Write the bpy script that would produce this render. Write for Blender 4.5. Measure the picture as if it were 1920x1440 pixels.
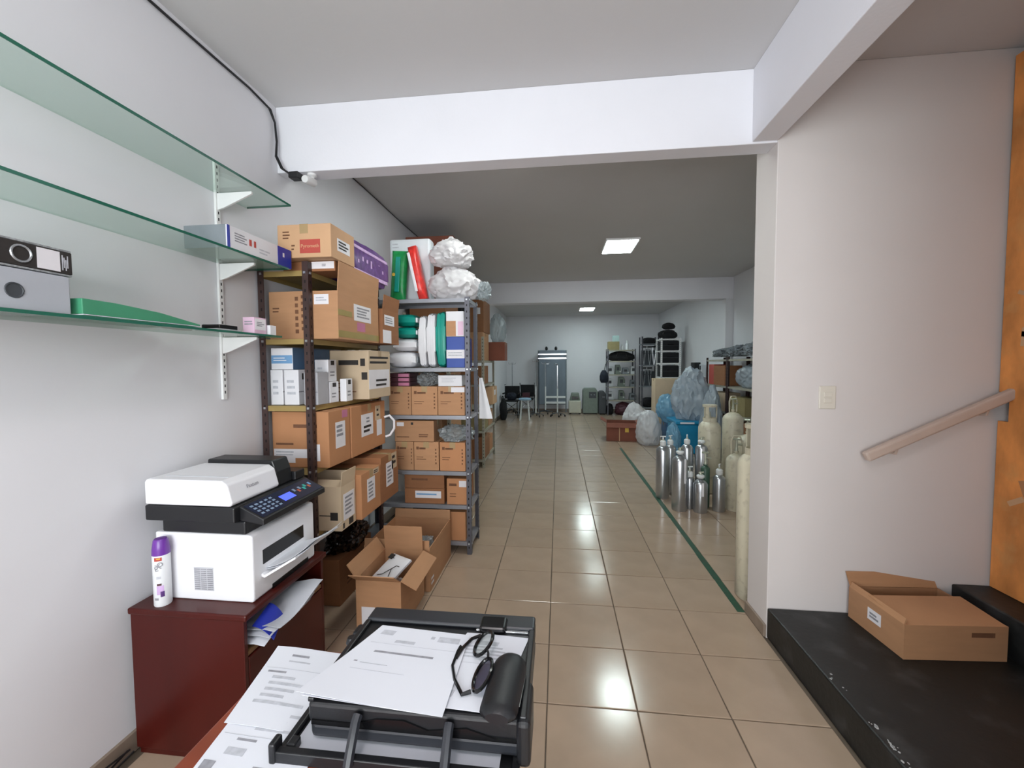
import bpy, bmesh, math, random
from mathutils import Vector, Matrix, noise
random.seed(7)
for o in list(bpy.data.objects): bpy.data.objects.remove(o)
SC = bpy.context.scene
COL = SC.collection
PI = math.pi

# ------------------------------------------------------------------ camera
def cam_setup():
    pitch, yaw, roll, H = .0475, .1121, -.0058, 1.54
    f = Vector((-math.sin(yaw), math.cos(yaw), 0)); r = Vector((math.cos(yaw), math.sin(yaw), 0)); up = Vector((0, 0, 1))
    f2 = f * math.cos(pitch) - up * math.sin(pitch); u2 = up * math.cos(pitch) + f * math.sin(pitch)
    r3 = r * math.cos(roll) + u2 * math.sin(roll); u3 = u2 * math.cos(roll) - r * math.sin(roll)
    cd = bpy.data.cameras.new('camera'); co = bpy.data.objects.new('camera', cd); COL.objects.link(co)
    m = Matrix((r3, u3, -f2)).transposed().to_4x4(); m.translation = (0, 0, H)
    co.matrix_world = m
    cd.sensor_width = 36; cd.sensor_fit = 'HORIZONTAL'; cd.lens = 775 / 1920 * 36; cd.clip_start = .05
    SC.camera = co
cam_setup()
# ------------------------------------------------------------------ world, daylight, exposure
w = bpy.data.worlds.new('world'); SC.world = w; w.use_nodes = True
w.node_tree.nodes['Background'].inputs[0].default_value = (.78, .88, 1, 1)
w.node_tree.nodes['Background'].inputs[1].default_value = .8
def area(name, loc, target, sx, sy, energy, color):
    l = bpy.data.lights.new(name, 'AREA'); l.shape = 'RECTANGLE'; l.size = sx; l.size_y = sy; l.energy = energy; l.color = color
    o = bpy.data.objects.new(name, l); COL.objects.link(o); o.location = loc
    o.rotation_euler = (Vector(target) - Vector(loc)).to_track_quat('-Z', 'Y').to_euler()
    return o
area('shopfront_daylight', (-.45, -2.42, 1.66), (-.45, 4, 2.7), 2.3, 1.85, 124, (.98, .965, 1))
SC.view_settings.view_transform = 'Standard'; SC.view_settings.look = 'None'
SC.view_settings.gamma = 1; SC.view_settings.use_curve_mapping = False; SC.view_settings.exposure = 0.6

# ------------------------------------------------------------------ materials
def lin(c):
    if isinstance(c, str):
        c = [int(c[i:i + 2], 16) / 255 for i in (0, 2, 4)]
    return tuple(x / 12.92 if x <= .04045 else ((x + .055) / 1.055) ** 2.4 for x in c)
MATS = {}
def mat(key, hexc, rough=.6, metal=0, var=.06, scale=12, bump=0, bscale=60, emit=0, rand=0, stretch=(1, 1, 1), trans=0, spec=.5, dark=None, dscale=3, damt=.5):
    """principled material with a little procedural mottling, optional bump, per-object variation and stains"""
    m = bpy.data.materials.new(key); m.use_nodes = True; MATS[key] = m
    nt = m.node_tree; n = nt.nodes; L = nt.links; b = n['Principled BSDF']
    c = lin(hexc)
    b.inputs['Roughness'].default_value = rough; b.inputs['Metallic'].default_value = metal
    b.inputs['Specular IOR Level'].default_value = spec
    tc = n.new('ShaderNodeTexCoord'); mp = n.new('ShaderNodeMapping'); mp.inputs['Scale'].default_value = stretch
    L.new(tc.outputs['Object'], mp.inputs[0])
    nz = n.new('ShaderNodeTexNoise'); nz.inputs['Scale'].default_value = scale; nz.inputs['Detail'].default_value = 5
    L.new(mp.outputs[0], nz.inputs['Vector'])
    rp = n.new('ShaderNodeMapRange'); rp.inputs[1].default_value = .3; rp.inputs[2].default_value = .7
    rp.inputs[3].default_value = 1 - var; rp.inputs[4].default_value = 1 + var
    L.new(nz.outputs['Fac'], rp.inputs[0])
    val = rp.outputs[0]
    if rand:
        oi = n.new('ShaderNodeObjectInfo'); r2 = n.new('ShaderNodeMapRange'); r2.inputs[3].default_value = 1 - rand; r2.inputs[4].default_value = 1 + rand
        L.new(oi.outputs['Random'], r2.inputs[0])
        mu = n.new('ShaderNodeMath'); mu.operation = 'MULTIPLY'; L.new(val, mu.inputs[0]); L.new(r2.outputs[0], mu.inputs[1]); val = mu.outputs[0]
    hs = n.new('ShaderNodeHueSaturation'); hs.inputs['Color'].default_value = (*c, 1); L.new(val, hs.inputs['Value'])
    out = hs.outputs[0]
    if dark:
        n2 = n.new('ShaderNodeTexNoise'); n2.inputs['Scale'].default_value = dscale; n2.inputs['Detail'].default_value = 8; L.new(tc.outputs['Object'], n2.inputs['Vector'])
        r3 = n.new('ShaderNodeMapRange'); r3.inputs[1].default_value = .55; r3.inputs[2].default_value = .75; r3.inputs[4].default_value = damt; L.new(n2.outputs['Fac'], r3.inputs[0])
        mx = n.new('ShaderNodeMix'); mx.data_type = 'RGBA'; L.new(r3.outputs[0], mx.inputs['Factor']); L.new(out, mx.inputs[6]); mx.inputs[7].default_value = (*lin(dark), 1); out = mx.outputs[2]
    L.new(out, b.inputs['Base Color'])
    if trans: b.inputs['Transmission Weight'].default_value = trans
    if bump:
        nb = n.new('ShaderNodeTexNoise'); nb.inputs['Scale'].default_value = bscale; nb.inputs['Detail'].default_value = 4; L.new(mp.outputs[0], nb.inputs['Vector'])
        bp = n.new('ShaderNodeBump'); bp.inputs['Strength'].default_value = bump; bp.inputs['Distance'].default_value = .01
        L.new(nb.outputs['Fac'], bp.inputs['Height']); L.new(bp.outputs[0], b.inputs['Normal'])
    if emit:
        b.inputs['Emission Color'].default_value = (*c, 1); b.inputs['Emission Strength'].default_value = emit
    return m
def clear_mat(key, tint, gloss_rough=.02, body=0, bodycol='ffffff', fres=1.45):
    """see-through sheet: tinted transparent + fresnel gloss (+ some scattering body)"""
    m = bpy.data.materials.new(key); m.use_nodes = True; MATS[key] = m
    nt = m.node_tree; n = nt.nodes; L = nt.links; n.clear()
    o = n.new('ShaderNodeOutputMaterial'); t = n.new('ShaderNodeBsdfTransparent'); t.inputs[0].default_value = (*lin(tint), 1)
    g = n.new('ShaderNodeBsdfGlossy'); g.inputs['Roughness'].default_value = gloss_rough
    lw = n.new('ShaderNodeLayerWeight'); pw = n.new('ShaderNodeMath'); pw.operation = 'POWER'; pw.inputs[1].default_value = 4; L.new(lw.outputs['Facing'], pw.inputs[0])
    f = n.new('ShaderNodeMath'); f.operation = 'MULTIPLY_ADD'; f.inputs[1].default_value = .55 * (fres - 1) / .5; f.inputs[2].default_value = .04 * (fres - 1) / .5; L.new(pw.outputs[0], f.inputs[0])
    mx = n.new('ShaderNodeMixShader'); base = t.outputs[0]
    if body:
        p = n.new('ShaderNodeBsdfPrincipled'); p.inputs['Base Color'].default_value = (*lin(bodycol), 1); p.inputs['Roughness'].default_value = .4
        tl = n.new('ShaderNodeBsdfTranslucent'); tl.inputs[0].default_value = (*lin(bodycol), 1)
        m0 = n.new('ShaderNodeMixShader'); m0.inputs[0].default_value = .35; L.new(p.outputs[0], m0.inputs[1]); L.new(tl.outputs[0], m0.inputs[2])
        m1 = n.new('ShaderNodeMixShader'); m1.inputs[0].default_value = body; L.new(base, m1.inputs[1]); L.new(m0.outputs[0], m1.inputs[2]); base = m1.outputs[0]
    L.new(f.outputs[0], mx.inputs[0]); L.new(base, mx.inputs[1]); L.new(g.outputs[0], mx.inputs[2]); L.new(mx.outputs[0], o.inputs[0])
    return m
mat('wall', 'dcdce0', .75, var=.02, scale=1.5, bump=.03, bscale=45)
mat('wall_warm', 'd6d0ce', .75, var=.025, scale=1.5, bump=.03, bscale=45)
mat('ceiling', 'c9c8c9', .8, var=.02, scale=1.2, bump=.08, bscale=30)
mat('beam', 'e2e2e8', .7, var=.015, scale=2, bump=.06)
mat('grout', '5f5346', .9, var=.2, scale=8)
mat('tile', 'a99480', .17, var=.07, scale=5, rand=.045, dark='8e7862', dscale=2.2, damt=.35, bump=.01, bscale=14)
mat('skirting', '8a7a6c', .5, var=.1)
mat('step_paint', '161818', .5, var=.18, scale=4, bump=.15, bscale=40, dark='5a5b5c', dscale=7, damt=.3)
mat('step_chip', 'a8a9aa', .8, var=.1)
mat('tape_green', '1f4a35', .5, var=.15, scale=20, dark='3a3f30', dscale=9, damt=.6)
mat('card', 'af835f', .75, var=.05, scale=6, rand=.08, bump=.05, bscale=80, stretch=(1, 1, 6))
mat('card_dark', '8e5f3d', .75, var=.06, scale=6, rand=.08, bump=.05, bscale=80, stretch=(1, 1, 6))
mat('card_pale', 'c59d78', .75, var=.05, scale=6, rand=.05, bump=.05, bscale=80)
mat('card_orange', 'b58058', .75, var=.05, scale=6, rand=.07, bump=.05, bscale=80)
mat('card_cream', 'c5b094', .7, var=.05, scale=6, rand=.04)
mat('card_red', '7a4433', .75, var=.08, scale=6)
mat('card_in', '9c6f4b', .85, var=.08, scale=9)
mat('print_brown', '6b4730', .8, var=.15, scale=40)
mat('print_black', '2a2624', .7, var=.15, scale=40)
mat('print_grey', '8d8d93', .8, var=.2, scale=60)
mat('print_light', 'b4b6bd', .8, var=.15, scale=60)
mat('tape_brown', 'a9906a', .25, var=.05, scale=8)
mat('tape_olive', '94834a', .3, var=.08, scale=8)
mat('label_white', 'dedce0', .55, var=.03)
mat('label_red', 'b0473d', .55, var=.06)
mat('label_pink', 'b8728f', .55, var=.05)
mat('white_box', 'dadade', .5, var=.02)
mat('grey_box', 'a3a3a8', .55, var=.05)
mat('blue_band', '6f9bc4', .5, var=.05)
mat('navy_side', '3f5f80', .5, var=.08)
mat('blue_box', '24459a', .45, var=.05)
mat('blue_dark', '232f86', .45, var=.06)
mat('royal_box', '23329a', .4, var=.05)
mat('rack_brown', '3a2724', .5, var=.15, scale=20, bump=.05)
mat('rack_shelf', '9a8450', .5, var=.1, scale=6)
mat('rack_grey', '56565e', .42, metal=.3, var=.08, scale=10)
mat('rack_shelf_grey', '8f9198', .4, metal=.35, var=.06)
mat('rack_beige', 'a39f90', .5, metal=.1, var=.08)
mat('hole', '141214', .9)
mat('zinc', 'b9bcc0', .35, metal=.8, var=.05)
mat('white_metal', 'e2e2e2', .4, var=.02)
mat('glass_edge', '23614f', .12, var=.1, scale=4)
clear_mat('glass', 'edf6f1', fres=1.4)
clear_mat('window_glass', 'f4f8f6', fres=1.2)
clear_mat('bag_clear', 'e6eaec', .25, body=.38, bodycol='c9d2d6')
clear_mat('bag_white', 'f4f4f4', .3, body=.82, bodycol='e6e4e6')
clear_mat('bag_grey', 'e0e6ea', .25, body=.66, bodycol='c6d0da')
clear_mat('bag_blue', 'bfe0ee', .25, body=.74, bodycol='8fc2de')
clear_mat('lens', '9296a6', .05, fres=1.5)
mat('poly_white', 'cdd2d6', .5, var=.03)
mat('teal', '0f8f80', .3, var=.06, scale=8)
mat('purple', '5c3c7a', .3, var=.35, scale=30)
mat('lilac', 'c8a9d6', .35, var=.15, scale=30)
mat('lid_purple', '6a3596', .3, var=.04)
mat('green_pack', '1f8a4a', .3, var=.25, scale=20)
mat('red_pack', 'c8322c', .3, var=.3, scale=20)
mat('yellow_print', 'd8b13a', .4)
mat('mahogany', '43110c', .36, var=.18, scale=4, stretch=(1, 1, .15), spec=.3)
mat('desk_wood', '7d3a24', .35, var=.14, scale=5, stretch=(.3, 4, 1))
mat('oak_edge', '7a5a3c', .5, var=.1)
mat('printer_white', 'e4e4e8', .35, var=.01)
mat('printer_grey', 'b9bac0', .4, var=.02)
mat('printer_black', '16171a', .38, var=.08)
mat('plastic_black', '131417', .4, var=.1, bump=.05, bscale=200)
mat('plastic_dark', '23252a', .35, var=.08)
mat('gloss_black', '0b0b0d', .18, var=.05)
mat('panel_navy', '16233c', .25, var=.1)
mat('key_grey', '7f93a8', .4)
mat('key_teal', '2fa598', .4)
mat('key_red', 'b0583f', .4)
mat('lcd', '4f63e8', .3, emit=.6)
mat('paper', 'd4d6dd', .7, var=.012, scale=3)
mat('paper_shade', 'c2c5cd', .7, var=.02)
mat('osb', 'd68c4a', .7, var=.3, scale=9, stretch=(1, 1, .45), bump=.25, bscale=30, dark='d09a5e', dscale=8, damt=.7)
mat('rail_beige', 'c3b0a4', .45, var=.04)
mat('switch_ivory', 'd8d2c6', .4, var=.01)
mat('cable', '17171a', .5)
mat('lamp_frame', 'eeeeee', .4)
mat('lamp_glow', 'e8fbfb', .5, emit=30)
mat('added_glow_warm', 'fff6f8', .5, emit=15)  # emission of the added panel above the viewer
mat('added_glow_dim', 'f4fbf6', .5, emit=18)  # emission of the added panel behind the first beam
mat('chrome', 'd2d4d8', .14, metal=1, var=.03)
mat('steel', 'b8bcc0', .28, metal=1, var=.05)
mat('cyl_silver', 'b9bcc0', .3, metal=.9, var=.05)
mat('cyl_cream', 'cfc8b2', .4, var=.06, scale=5, dark='6d5f4c', dscale=21, damt=.4)
mat('cyl_green', '3e5b4c', .4, var=.08)
mat('cap_white', 'd9dcdc', .4, var=.04)
mat('valve', 'b7b9a8', .35, metal=.5, var=.08)
mat('black_cloth', '111216', .85, var=.25, scale=14, bump=.3, bscale=30)
mat('navy_cloth', '151c2a', .85, var=.2, scale=14, bump=.3, bscale=30)
mat('dark_grey', '3c4045', .55, var=.1)
mat('mid_grey', '7b8288', .5, var=.1)
mat('grey_green', '6f7a72', .5, var=.08)
mat('cream_plastic', 'b9b8a8', .45, var=.04)
mat('seat_blue', '8fb0c8', .5, var=.05)
mat('maroon', '4c2530', .6, var=.1)
mat('screen_grey', '6d7884', .6, var=.12, scale=5, stretch=(1, 1, .3))
mat('folder_green', '3f8a68', .45, var=.06)
mat('binder_grey', 'a7abb2', .5, var=.04)
mat('binder_mottle', '8d9092', .6, var=.4, scale=120)
mat('pink_box', 'd8b6cc', .5, var=.04)
mat('can_white', 'dddfe2', .3, var=.02)
mat('khaki', '8b7f58', .7, var=.08)
mat('pale_teal', '9fb9b8', .5, var=.05)
mat('bright_blue', '1f86b0', .35, var=.1)

# ------------------------------------------------------------------ mesh helpers
class MB:
    def __init__(s): s.v = []; s.f = []
    def add(s, vs, fs):
        o = len(s.v); s.v += [tuple(v) for v in vs]; s.f += [tuple(i + o for i in f) for f in fs]; return s
    def box(s, x0, x1, y0, y1, z0, z1, M=None):
        vs = [(x, y, z) for z in (z0, z1) for y in (y0, y1) for x in (x0, x1)]
        if M is not None: vs = [tuple(M @ Vector(v)) for v in vs]
        return s.add(vs, [(0, 2, 3, 1), (4, 5, 7, 6), (0, 1, 5, 4), (2, 6, 7, 3), (0, 4, 6, 2), (1, 3, 7, 5)])
    def prism(s, pts, a, b, axis='y'):
        """extrude 2D polygon; axis y: pts are (x,z), a..b along y; x: pts (y,z); z: pts (x,y)"""
        f = {'y': lambda p, t: (p[0], t, p[1]), 'x': lambda p, t: (t, p[0], p[1]), 'z': lambda p, t: (p[0], p[1], t)}[axis]
        n = len(pts); vs = [f(p, a) for p in pts] + [f(p, b) for p in pts]
        return s.add(vs, [tuple(range(n))[::-1], tuple(range(n, 2 * n))] + [(i, (i + 1) % n, n + (i + 1) % n, n + i) for i in range(n)])
    def tube(s, pts, r, n=8, closed=False):
        P = [Vector(p) for p in pts]; k = len(P); rr = r if isinstance(r, (list, tuple)) else [r] * k
        ref = None; vs = []
        for i, p in enumerate(P):
            a = P[i - 1] if (i > 0 or closed) else p; b = P[(i + 1) % k] if (i < k - 1 or closed) else p
            t = (b - a).normalized()
            if ref is None:
                ref = t.orthogonal().normalized()
            else:
                ref = (ref - t * ref.dot(t)); ref = ref.normalized() if ref.length > 1e-6 else t.orthogonal().normalized()
            q = t.cross(ref)
            for j in range(n):
                an = 2 * PI * j / n; vs.append(p + (ref * math.cos(an) + q * math.sin(an)) * rr[i])
        fs = [(i * n + j, i * n + (j + 1) % n, ((i + 1) % k) * n + (j + 1) % n, ((i + 1) % k) * n + j) for i in range(k if closed else k - 1) for j in range(n)]
        if not closed: fs += [tuple(range(n))[::-1], tuple(range((k - 1) * n, k * n))]
        return s.add(vs, fs)
    def lathe(s, prof, c=(0, 0), n=20, sx=1, sy=1):
        vs = []; k = len(prof)
        for r, z in prof:
            for j in range(n):
                a = 2 * PI * j / n; vs.append((c[0] + r * sx * math.cos(a), c[1] + r * sy * math.sin(a), z))
        fs = [(i * n + j, i * n + (j + 1) % n, (i + 1) * n + (j + 1) % n, (i + 1) * n + j) for i in range(k - 1) for j in range(n)]
        fs += [tuple(range(n))[::-1], tuple(range((k - 1) * n, k * n))]
        return s.add(vs, fs)
    def sheet(s, fn, nu, nv, t=.0008):
        """thin curved sheet: fn(u,v)->(x,y,z), thickness t in z"""
        top = [Vector(fn(i / nu, j / nv)) for j in range(nv + 1) for i in range(nu + 1)]
        m = len(top); vs = [v + Vector((0, 0, t)) for v in top] + top; W = nu + 1
        fs = []
        for j in range(nv):
            for i in range(nu):
                a, b, c, d = j * W + i, j * W + i + 1, (j + 1) * W + i + 1, (j + 1) * W + i
                fs += [(a, b, c, d), (m + d, m + c, m + b, m + a)]
        for i in range(nu): fs += [(i + 1, i, m + i, m + i + 1), (nv * W + i, nv * W + i + 1, m + nv * W + i + 1, m + nv * W + i)]
        for j in range(nv): fs += [(j * W, (j + 1) * W, m + (j + 1) * W, m + j * W), ((j + 1) * W + nu, j * W + nu, m + j * W + nu, m + (j + 1) * W + nu)]
        return s.add(vs, fs)
    def build(s, name, m, parent=None, smooth=False, bevel=0, seg=2):
        me = bpy.data.meshes.new(name); me.from_pydata(s.v, [], s.f); me.update()
        bm = bmesh.new(); bm.from_mesh(me); bmesh.ops.recalc_face_normals(bm, faces=bm.faces); bm.to_mesh(me); bm.free()
        me.materials.append(MATS[m])
        if smooth:
            for p in me.polygons: p.use_smooth = True
            try: me.set_sharp_from_angle(angle=math.radians(40))
            except Exception: pass
        o = bpy.data.objects.new(name, me); COL.objects.link(o)
        if parent: o.parent = parent
        if bevel:
            b = o.modifiers.new('bevel', 'BEVEL'); b.width = bevel; b.segments = seg; b.limit_method = 'ANGLE'; b.angle_limit = .6
        return o
def tag(o, label, cat, group=None):
    o['label'] = label; o['category'] = cat
    if group: o['group'] = group
    return o
def thing(name, label, cat, loc=(0, 0, 0), rz=0, group=None):
    o = bpy.data.objects.new(name, None); COL.objects.link(o); o.empty_display_size = .05
    o.location = loc; o.rotation_euler = (0, 0, math.radians(rz)); return tag(o, label, cat, group)
def struct(name, mb, m, label=None, bevel=0):
    o = mb.build(name, m, bevel=bevel); o['kind'] = 'structure'
    if label: o['label'] = label
    return o
def pbox(parent, name, d, m, bevel=.002, seg=2, rot=None):
    return MB().box(*d, M=rot).build(name, m, parent, bevel=bevel, seg=seg)
def lettering(parent, s, size, loc, xdir, ydir, m, name='lettering', bold=0):
    c = bpy.data.curves.new(name, 'FONT'); c.body = s; c.size = size; c.align_x = 'CENTER'; c.align_y = 'CENTER'; c.extrude = .0003; c.offset = bold; c.resolution_u = 2
    t = bpy.data.objects.new(name, c); COL.objects.link(t)
    me = bpy.data.meshes.new_from_object(t.evaluated_get(bpy.context.evaluated_depsgraph_get()))
    bpy.data.objects.remove(t); bpy.data.curves.remove(c)
    me.materials.clear(); me.materials.append(MATS[m])
    x = Vector(xdir).normalized(); y = Vector(ydir).normalized(); z = x.cross(y)
    M = Matrix((x, y, z)).transposed().to_4x4(); M.translation = loc
    me.transform(M)
    o = bpy.data.objects.new(name, me); COL.objects.link(o); o.parent = parent
    return o
def copy_tree(o, parent=None):
    c = o.copy(); COL.objects.link(c); c.parent = parent
    for ch in list(o.children): copy_tree(ch, c)
    return c

# ------------------------------------------------------------------ the room
TP, TX0, TY0 = .40, -1.1295 * .4, 4.5367 * .4       # tile pitch and grid origin
def room():
    fl = struct('floor', MB().box(-1.7, 3.3, -2.3, 13.6, -.12, -.006), 'grout', 'beige tiled floor with dark grout joints')
    # tiles: each its own piece, the 300 nearest to the viewer, the far rest joined
    me = MB(); h = TP / 2 - .0028
    me.add([(-h, -h, -.006), (h, -h, -.006), (h, h, -.006), (-h, h, -.006), (-h, -h, -.0015), (h, -h, -.0015), (h, h, -.0015), (-h, h, -.0015),
            (-h + .003, -h + .003, 0), (h - .003, -h + .003, 0), (h - .003, h - .003, 0), (-h + .003, h - .003, 0)],
           [(0, 1, 5, 4), (1, 2, 6, 5), (2, 3, 7, 6), (3, 0, 4, 7), (4, 5, 9, 8), (5, 6, 10, 9), (6, 7, 11, 10), (7, 4, 8, 11), (8, 9, 10, 11)])
    cells = []
    for c in range(-4, 10):
        for r in range(-10, 30):
            cx, cy = TX0 + (c + .5) * TP, TY0 + (r + .5) * TP
            if cx - .2 < -1.7 - .3 or cx + .2 > 3.3 or cy - .2 < -2.3 or cy + .2 > 13.75: continue
            if cx > 1.16 and cy < 2.55: continue
            cells.append((cx, cy))
    vis = lambda p: p[1] > .9 and p[0] < .62 * p[1] and p[0] > -1.6
    cells.sort(key=lambda p: (not vis(p), p[1] if vis(p) else abs(p[1])))
    first = None; rest = MB()
    for i, (cx, cy) in enumerate(cells):
        if i < 300:
            if first is None: t = first = me.build('tile', 'tile', fl)
            else: t = first.copy(); COL.objects.link(t); t.parent = fl
            t.location = (cx, cy, random.uniform(-.0012, .0004)); t.rotation_euler = (random.uniform(-.001, .001), random.uniform(-.001, .001), random.uniform(-.003, .003))
        else:
            rest.add([(v[0] + cx, v[1] + cy, v[2]) for v in me.v], me.f)
    if rest.v:
        o = rest.build('tile_field', 'tile', fl); o['kind'] = 'stuff'
    struct('ceiling', MB().box(-1.9, 3.5, -2.5, 13.8, 3.10, 3.25), 'ceiling', 'flat white painted ceiling')
    struct('wall_left', MB().box(-1.9, -1.70, -2.5, 13.8, -.1, 3.10), 'wall', 'long white painted wall behind the shelves')
    struct('wall_back', MB().box(-1.7, 3.3, 13.6, 13.8, -.1, 3.10), 'wall', 'white wall at the far end of the store')
    struct('wall_right', MB().box(3.15, 3.35, 2.66, 13.6, -.1, 3.10), 'wall', 'white side wall of the rear store')
    struct('wall_partition', MB().box(1.16, 3.5, 2.40, 2.64, -.1, 3.10), 'wall_warm', 'white partition wall with light switch above the dark step', bevel=.004)
    struct('wall_stairs', MB().box(2.9, 3.1, -2.5, 2.40, -.1, 3.10), 'wall_warm', 'white wall beyond the stairs')
    struct('wall_front', MB().box(-1.7, -1.62, -2.5, -2.3, -.1, 3.10).box(.72, 2.9, -2.5, -2.3, -.1, 3.10).box(-1.62, .72, -2.5, -2.3, 2.62, 3.10).box(-1.62, .72, -2.5, -2.3, -.1, .68), 'wall', 'white wall around the shopfront window')
    wn = struct('window_1', MB().box(-1.62, .72, -2.36, -2.30, .68, .74).box(-1.62, .72, -2.36, -2.30, 2.56, 2.62).box(-1.62, -1.56, -2.36, -2.30, .74, 2.56).box(.66, .72, -2.36, -2.30, .74, 2.56).box(-.48, -.42, -2.36, -2.30, .74, 2.56), 'white_metal', 'shopfront window frame')
    pbox(wn, 'pane', (-1.56, -.48, -2.335, -2.329, .74, 2.56), 'window_glass', 0); pbox(wn, 'pane', (-.42, .66, -2.335, -2.329, .74, 2.56), 'window_glass', 0)
    struct('trim_1', MB().box(-1.70, 1.16, 2.40, 2.52, 2.71, 3.10), 'beam', 'white ceiling beam across the front room', bevel=.004)
    struct('trim_2', MB().box(1.03, 1.16, -2.3, 2.40, 2.72, 3.10), 'beam', 'white ceiling beam running along the stairs', bevel=.004)
    struct('trim_3', MB().box(-1.70, 3.15, 7.95, 8.2, 2.71, 3.10), 'beam', 'white ceiling beam across the rear store', bevel=.004)
    struct('trim_4', MB().box(3.02, 3.15, 7.95, 8.2, 0, 2.71), 'wall', 'shallow white pilaster on the right wall', bevel=.004)
    struct('baseboard_right', MB().box(1.145, 1.16, 2.40, 2.64, 0, .07).box(1.16, 3.15, 2.64, 2.655, 0, .07), 'skirting', 'brown tile skirting at the wall end', bevel=.002)
    struct('baseboard_left', MB().box(-1.70, -1.685, -2.3, 13.6, 0, .08), 'skirting', 'tile skirting along the left wall', bevel=.002)
    struct('baseboard_back', MB().box(-1.685, 3.15, 13.585, 13.6, 0, .08), 'skirting', 'tile skirting along the far wall', bevel=.002)
    struct('wall_stair_shade', MB().box(1.03, 1.16, -2.3, .5, -.1, 2.72), 'wall', 'unseen white wall added below the beam to shade the stairs', bevel=.004)  # out-of-view wall added so the partition darkens towards the right
    # steps painted dark grey
    st = struct('step_1', MB().box(1.16, 2.08, .7, 2.398, 0, .17), 'step_paint', 'dark grey painted first step', bevel=.008)
    ch = MB()
    for i in range(26):
        y = random.choice([1.33, 1.45, 1.5, 1.52, 1.55, 1.6, 1.86]) + random.uniform(-.06, .06); x = 1.162 + random.uniform(0, .03) ** 1.0; s_ = random.uniform(.002, .007)
        ch.lathe([(s_, .1697), (s_ * .8, .1706)], (x + .01, y), 6, 1, random.uniform(.8, 2))
    ch.build('paint_chips', 'step_chip', st)['kind'] = 'stuff'
    struct('step_2', MB().box(2.08, 2.898, .7, 2.398, 0, .36), 'step_paint', 'dark grey painted second step below the board', bevel=.008)
room()

# OSB board closing the stairs, with a notch round the handrail
def osb():
    b = MB()
    prof = [(1.1, .363), (2.385, .363), (2.385, 1.235), (2.335, 1.235), (2.335, 1.385), (2.385, 1.385), (2.385, 3.05), (1.1, 3.05)]
    b.prism(prof, 2.25, 2.268, 'x')
    r = thing('strand_board', 'tall orange-brown strand board panel closing the stairs, notched for the handrail', 'board', (0, 0, 0))
    p = b.build('panel', 'osb', r)
    # large strands lying proud of the face
    for i in range(46):
        y, z = random.uniform(1.95, 2.33), random.uniform(.5, 3.0); a = random.uniform(0, PI); L_, w_ = random.uniform(.02, .05), random.uniform(.006, .014)
        M = Matrix.Translation((0, y, z)) @ Matrix.Rotation(a, 4, 'X')
        MB().box(2.2491, 2.2502, -w_, w_, -L_, L_, M).build('strand', random.choice(['card_pale', 'osb', 'card_orange']), p)
osb()
def handrail():
    r = thing('handrail', 'beige sloping handrail fixed to the partition wall', 'handrail', (1.6, 2.33, 1.05))
    d = Vector((.66, 0, .33)); a = math.atan2(.33, .66)
    M = Matrix.Rotation(-a, 4, 'Y')
    MB().box(-.01, .76, -.02, .02, -.026, .026, M).build('rail', 'rail_beige', r, bevel=.012, seg=3)
    for t in (.16, .62):
        p = d * t / .738
        MB().tube([(p.x, 0, p.z - .02), (p.x, .01, p.z - .055), (p.x, .068, p.z - .06)], .007).lathe([(.0, 0), (.0, .001)], (p.x, 0)).build('bracket', 'rail_beige', r, True)
handrail()
def switch():
    r = thing('light_switch', 'ivory wall switch plate with two rockers on the partition wall', 'switch', (1.438, 2.40, 1.352))
    pbox(r, 'plate', (-.042, .042, -.009, 0, -.062, .062), 'switch_ivory', .004)
    for z in (.016, -.016): pbox(r, 'rocker', (-.02, .02, -.0135, -.009, z - .013, z + .013), 'switch_ivory', .002)
switch()
tape = MB()
y = 2.63
while y < 7.66:
    e = min(y + random.uniform(.36, .42), 7.67); w_ = .024 * random.uniform(.85, 1.05)
    tape.box(1.123 - w_, 1.123 + w_, y, e - .004, .0008, .0016); y = e
tag(tape.build('floor_tape', 'tape_green'), 'strip of worn dark green tape running along the tiled floor', 'tape')

# ceiling LED panels: the seen ones, and unseen ones added for their light
def led(x, y, label, glow='lamp_glow'):
    r = thing('ceiling_light', label, 'ceiling light', (x, y, 3.10), 0, 'square LED panels on the rear ceiling')
    pbox(r, 'frame', (-.21, .21, -.32, .32, -.024, 0), 'lamp_frame', .003)
    pbox(r, 'diffuser', (-.19, .19, -.30, .30, -.027, -.024), glow, 0)
led(.80, 5.65, 'lit LED ceiling panel between the two beams')
led(-.25, 2.90, 'unseen LED ceiling panel added close behind the first beam', 'added_glow_dim')  # unseen lamp added to brighten the zone between the beams
led(.80, 8.78, 'unseen LED ceiling panel added close behind the second beam')  # unseen lamp added in line with the visible row, for more rear light
led(-.35, -.10, 'unseen LED ceiling panel added above the viewer in the front room', 'added_glow_warm')  # out-of-view lamp added to lift the left wall and floor
led(.80, 11.9, 'lit LED ceiling panel furthest back, beyond the second beam')

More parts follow.
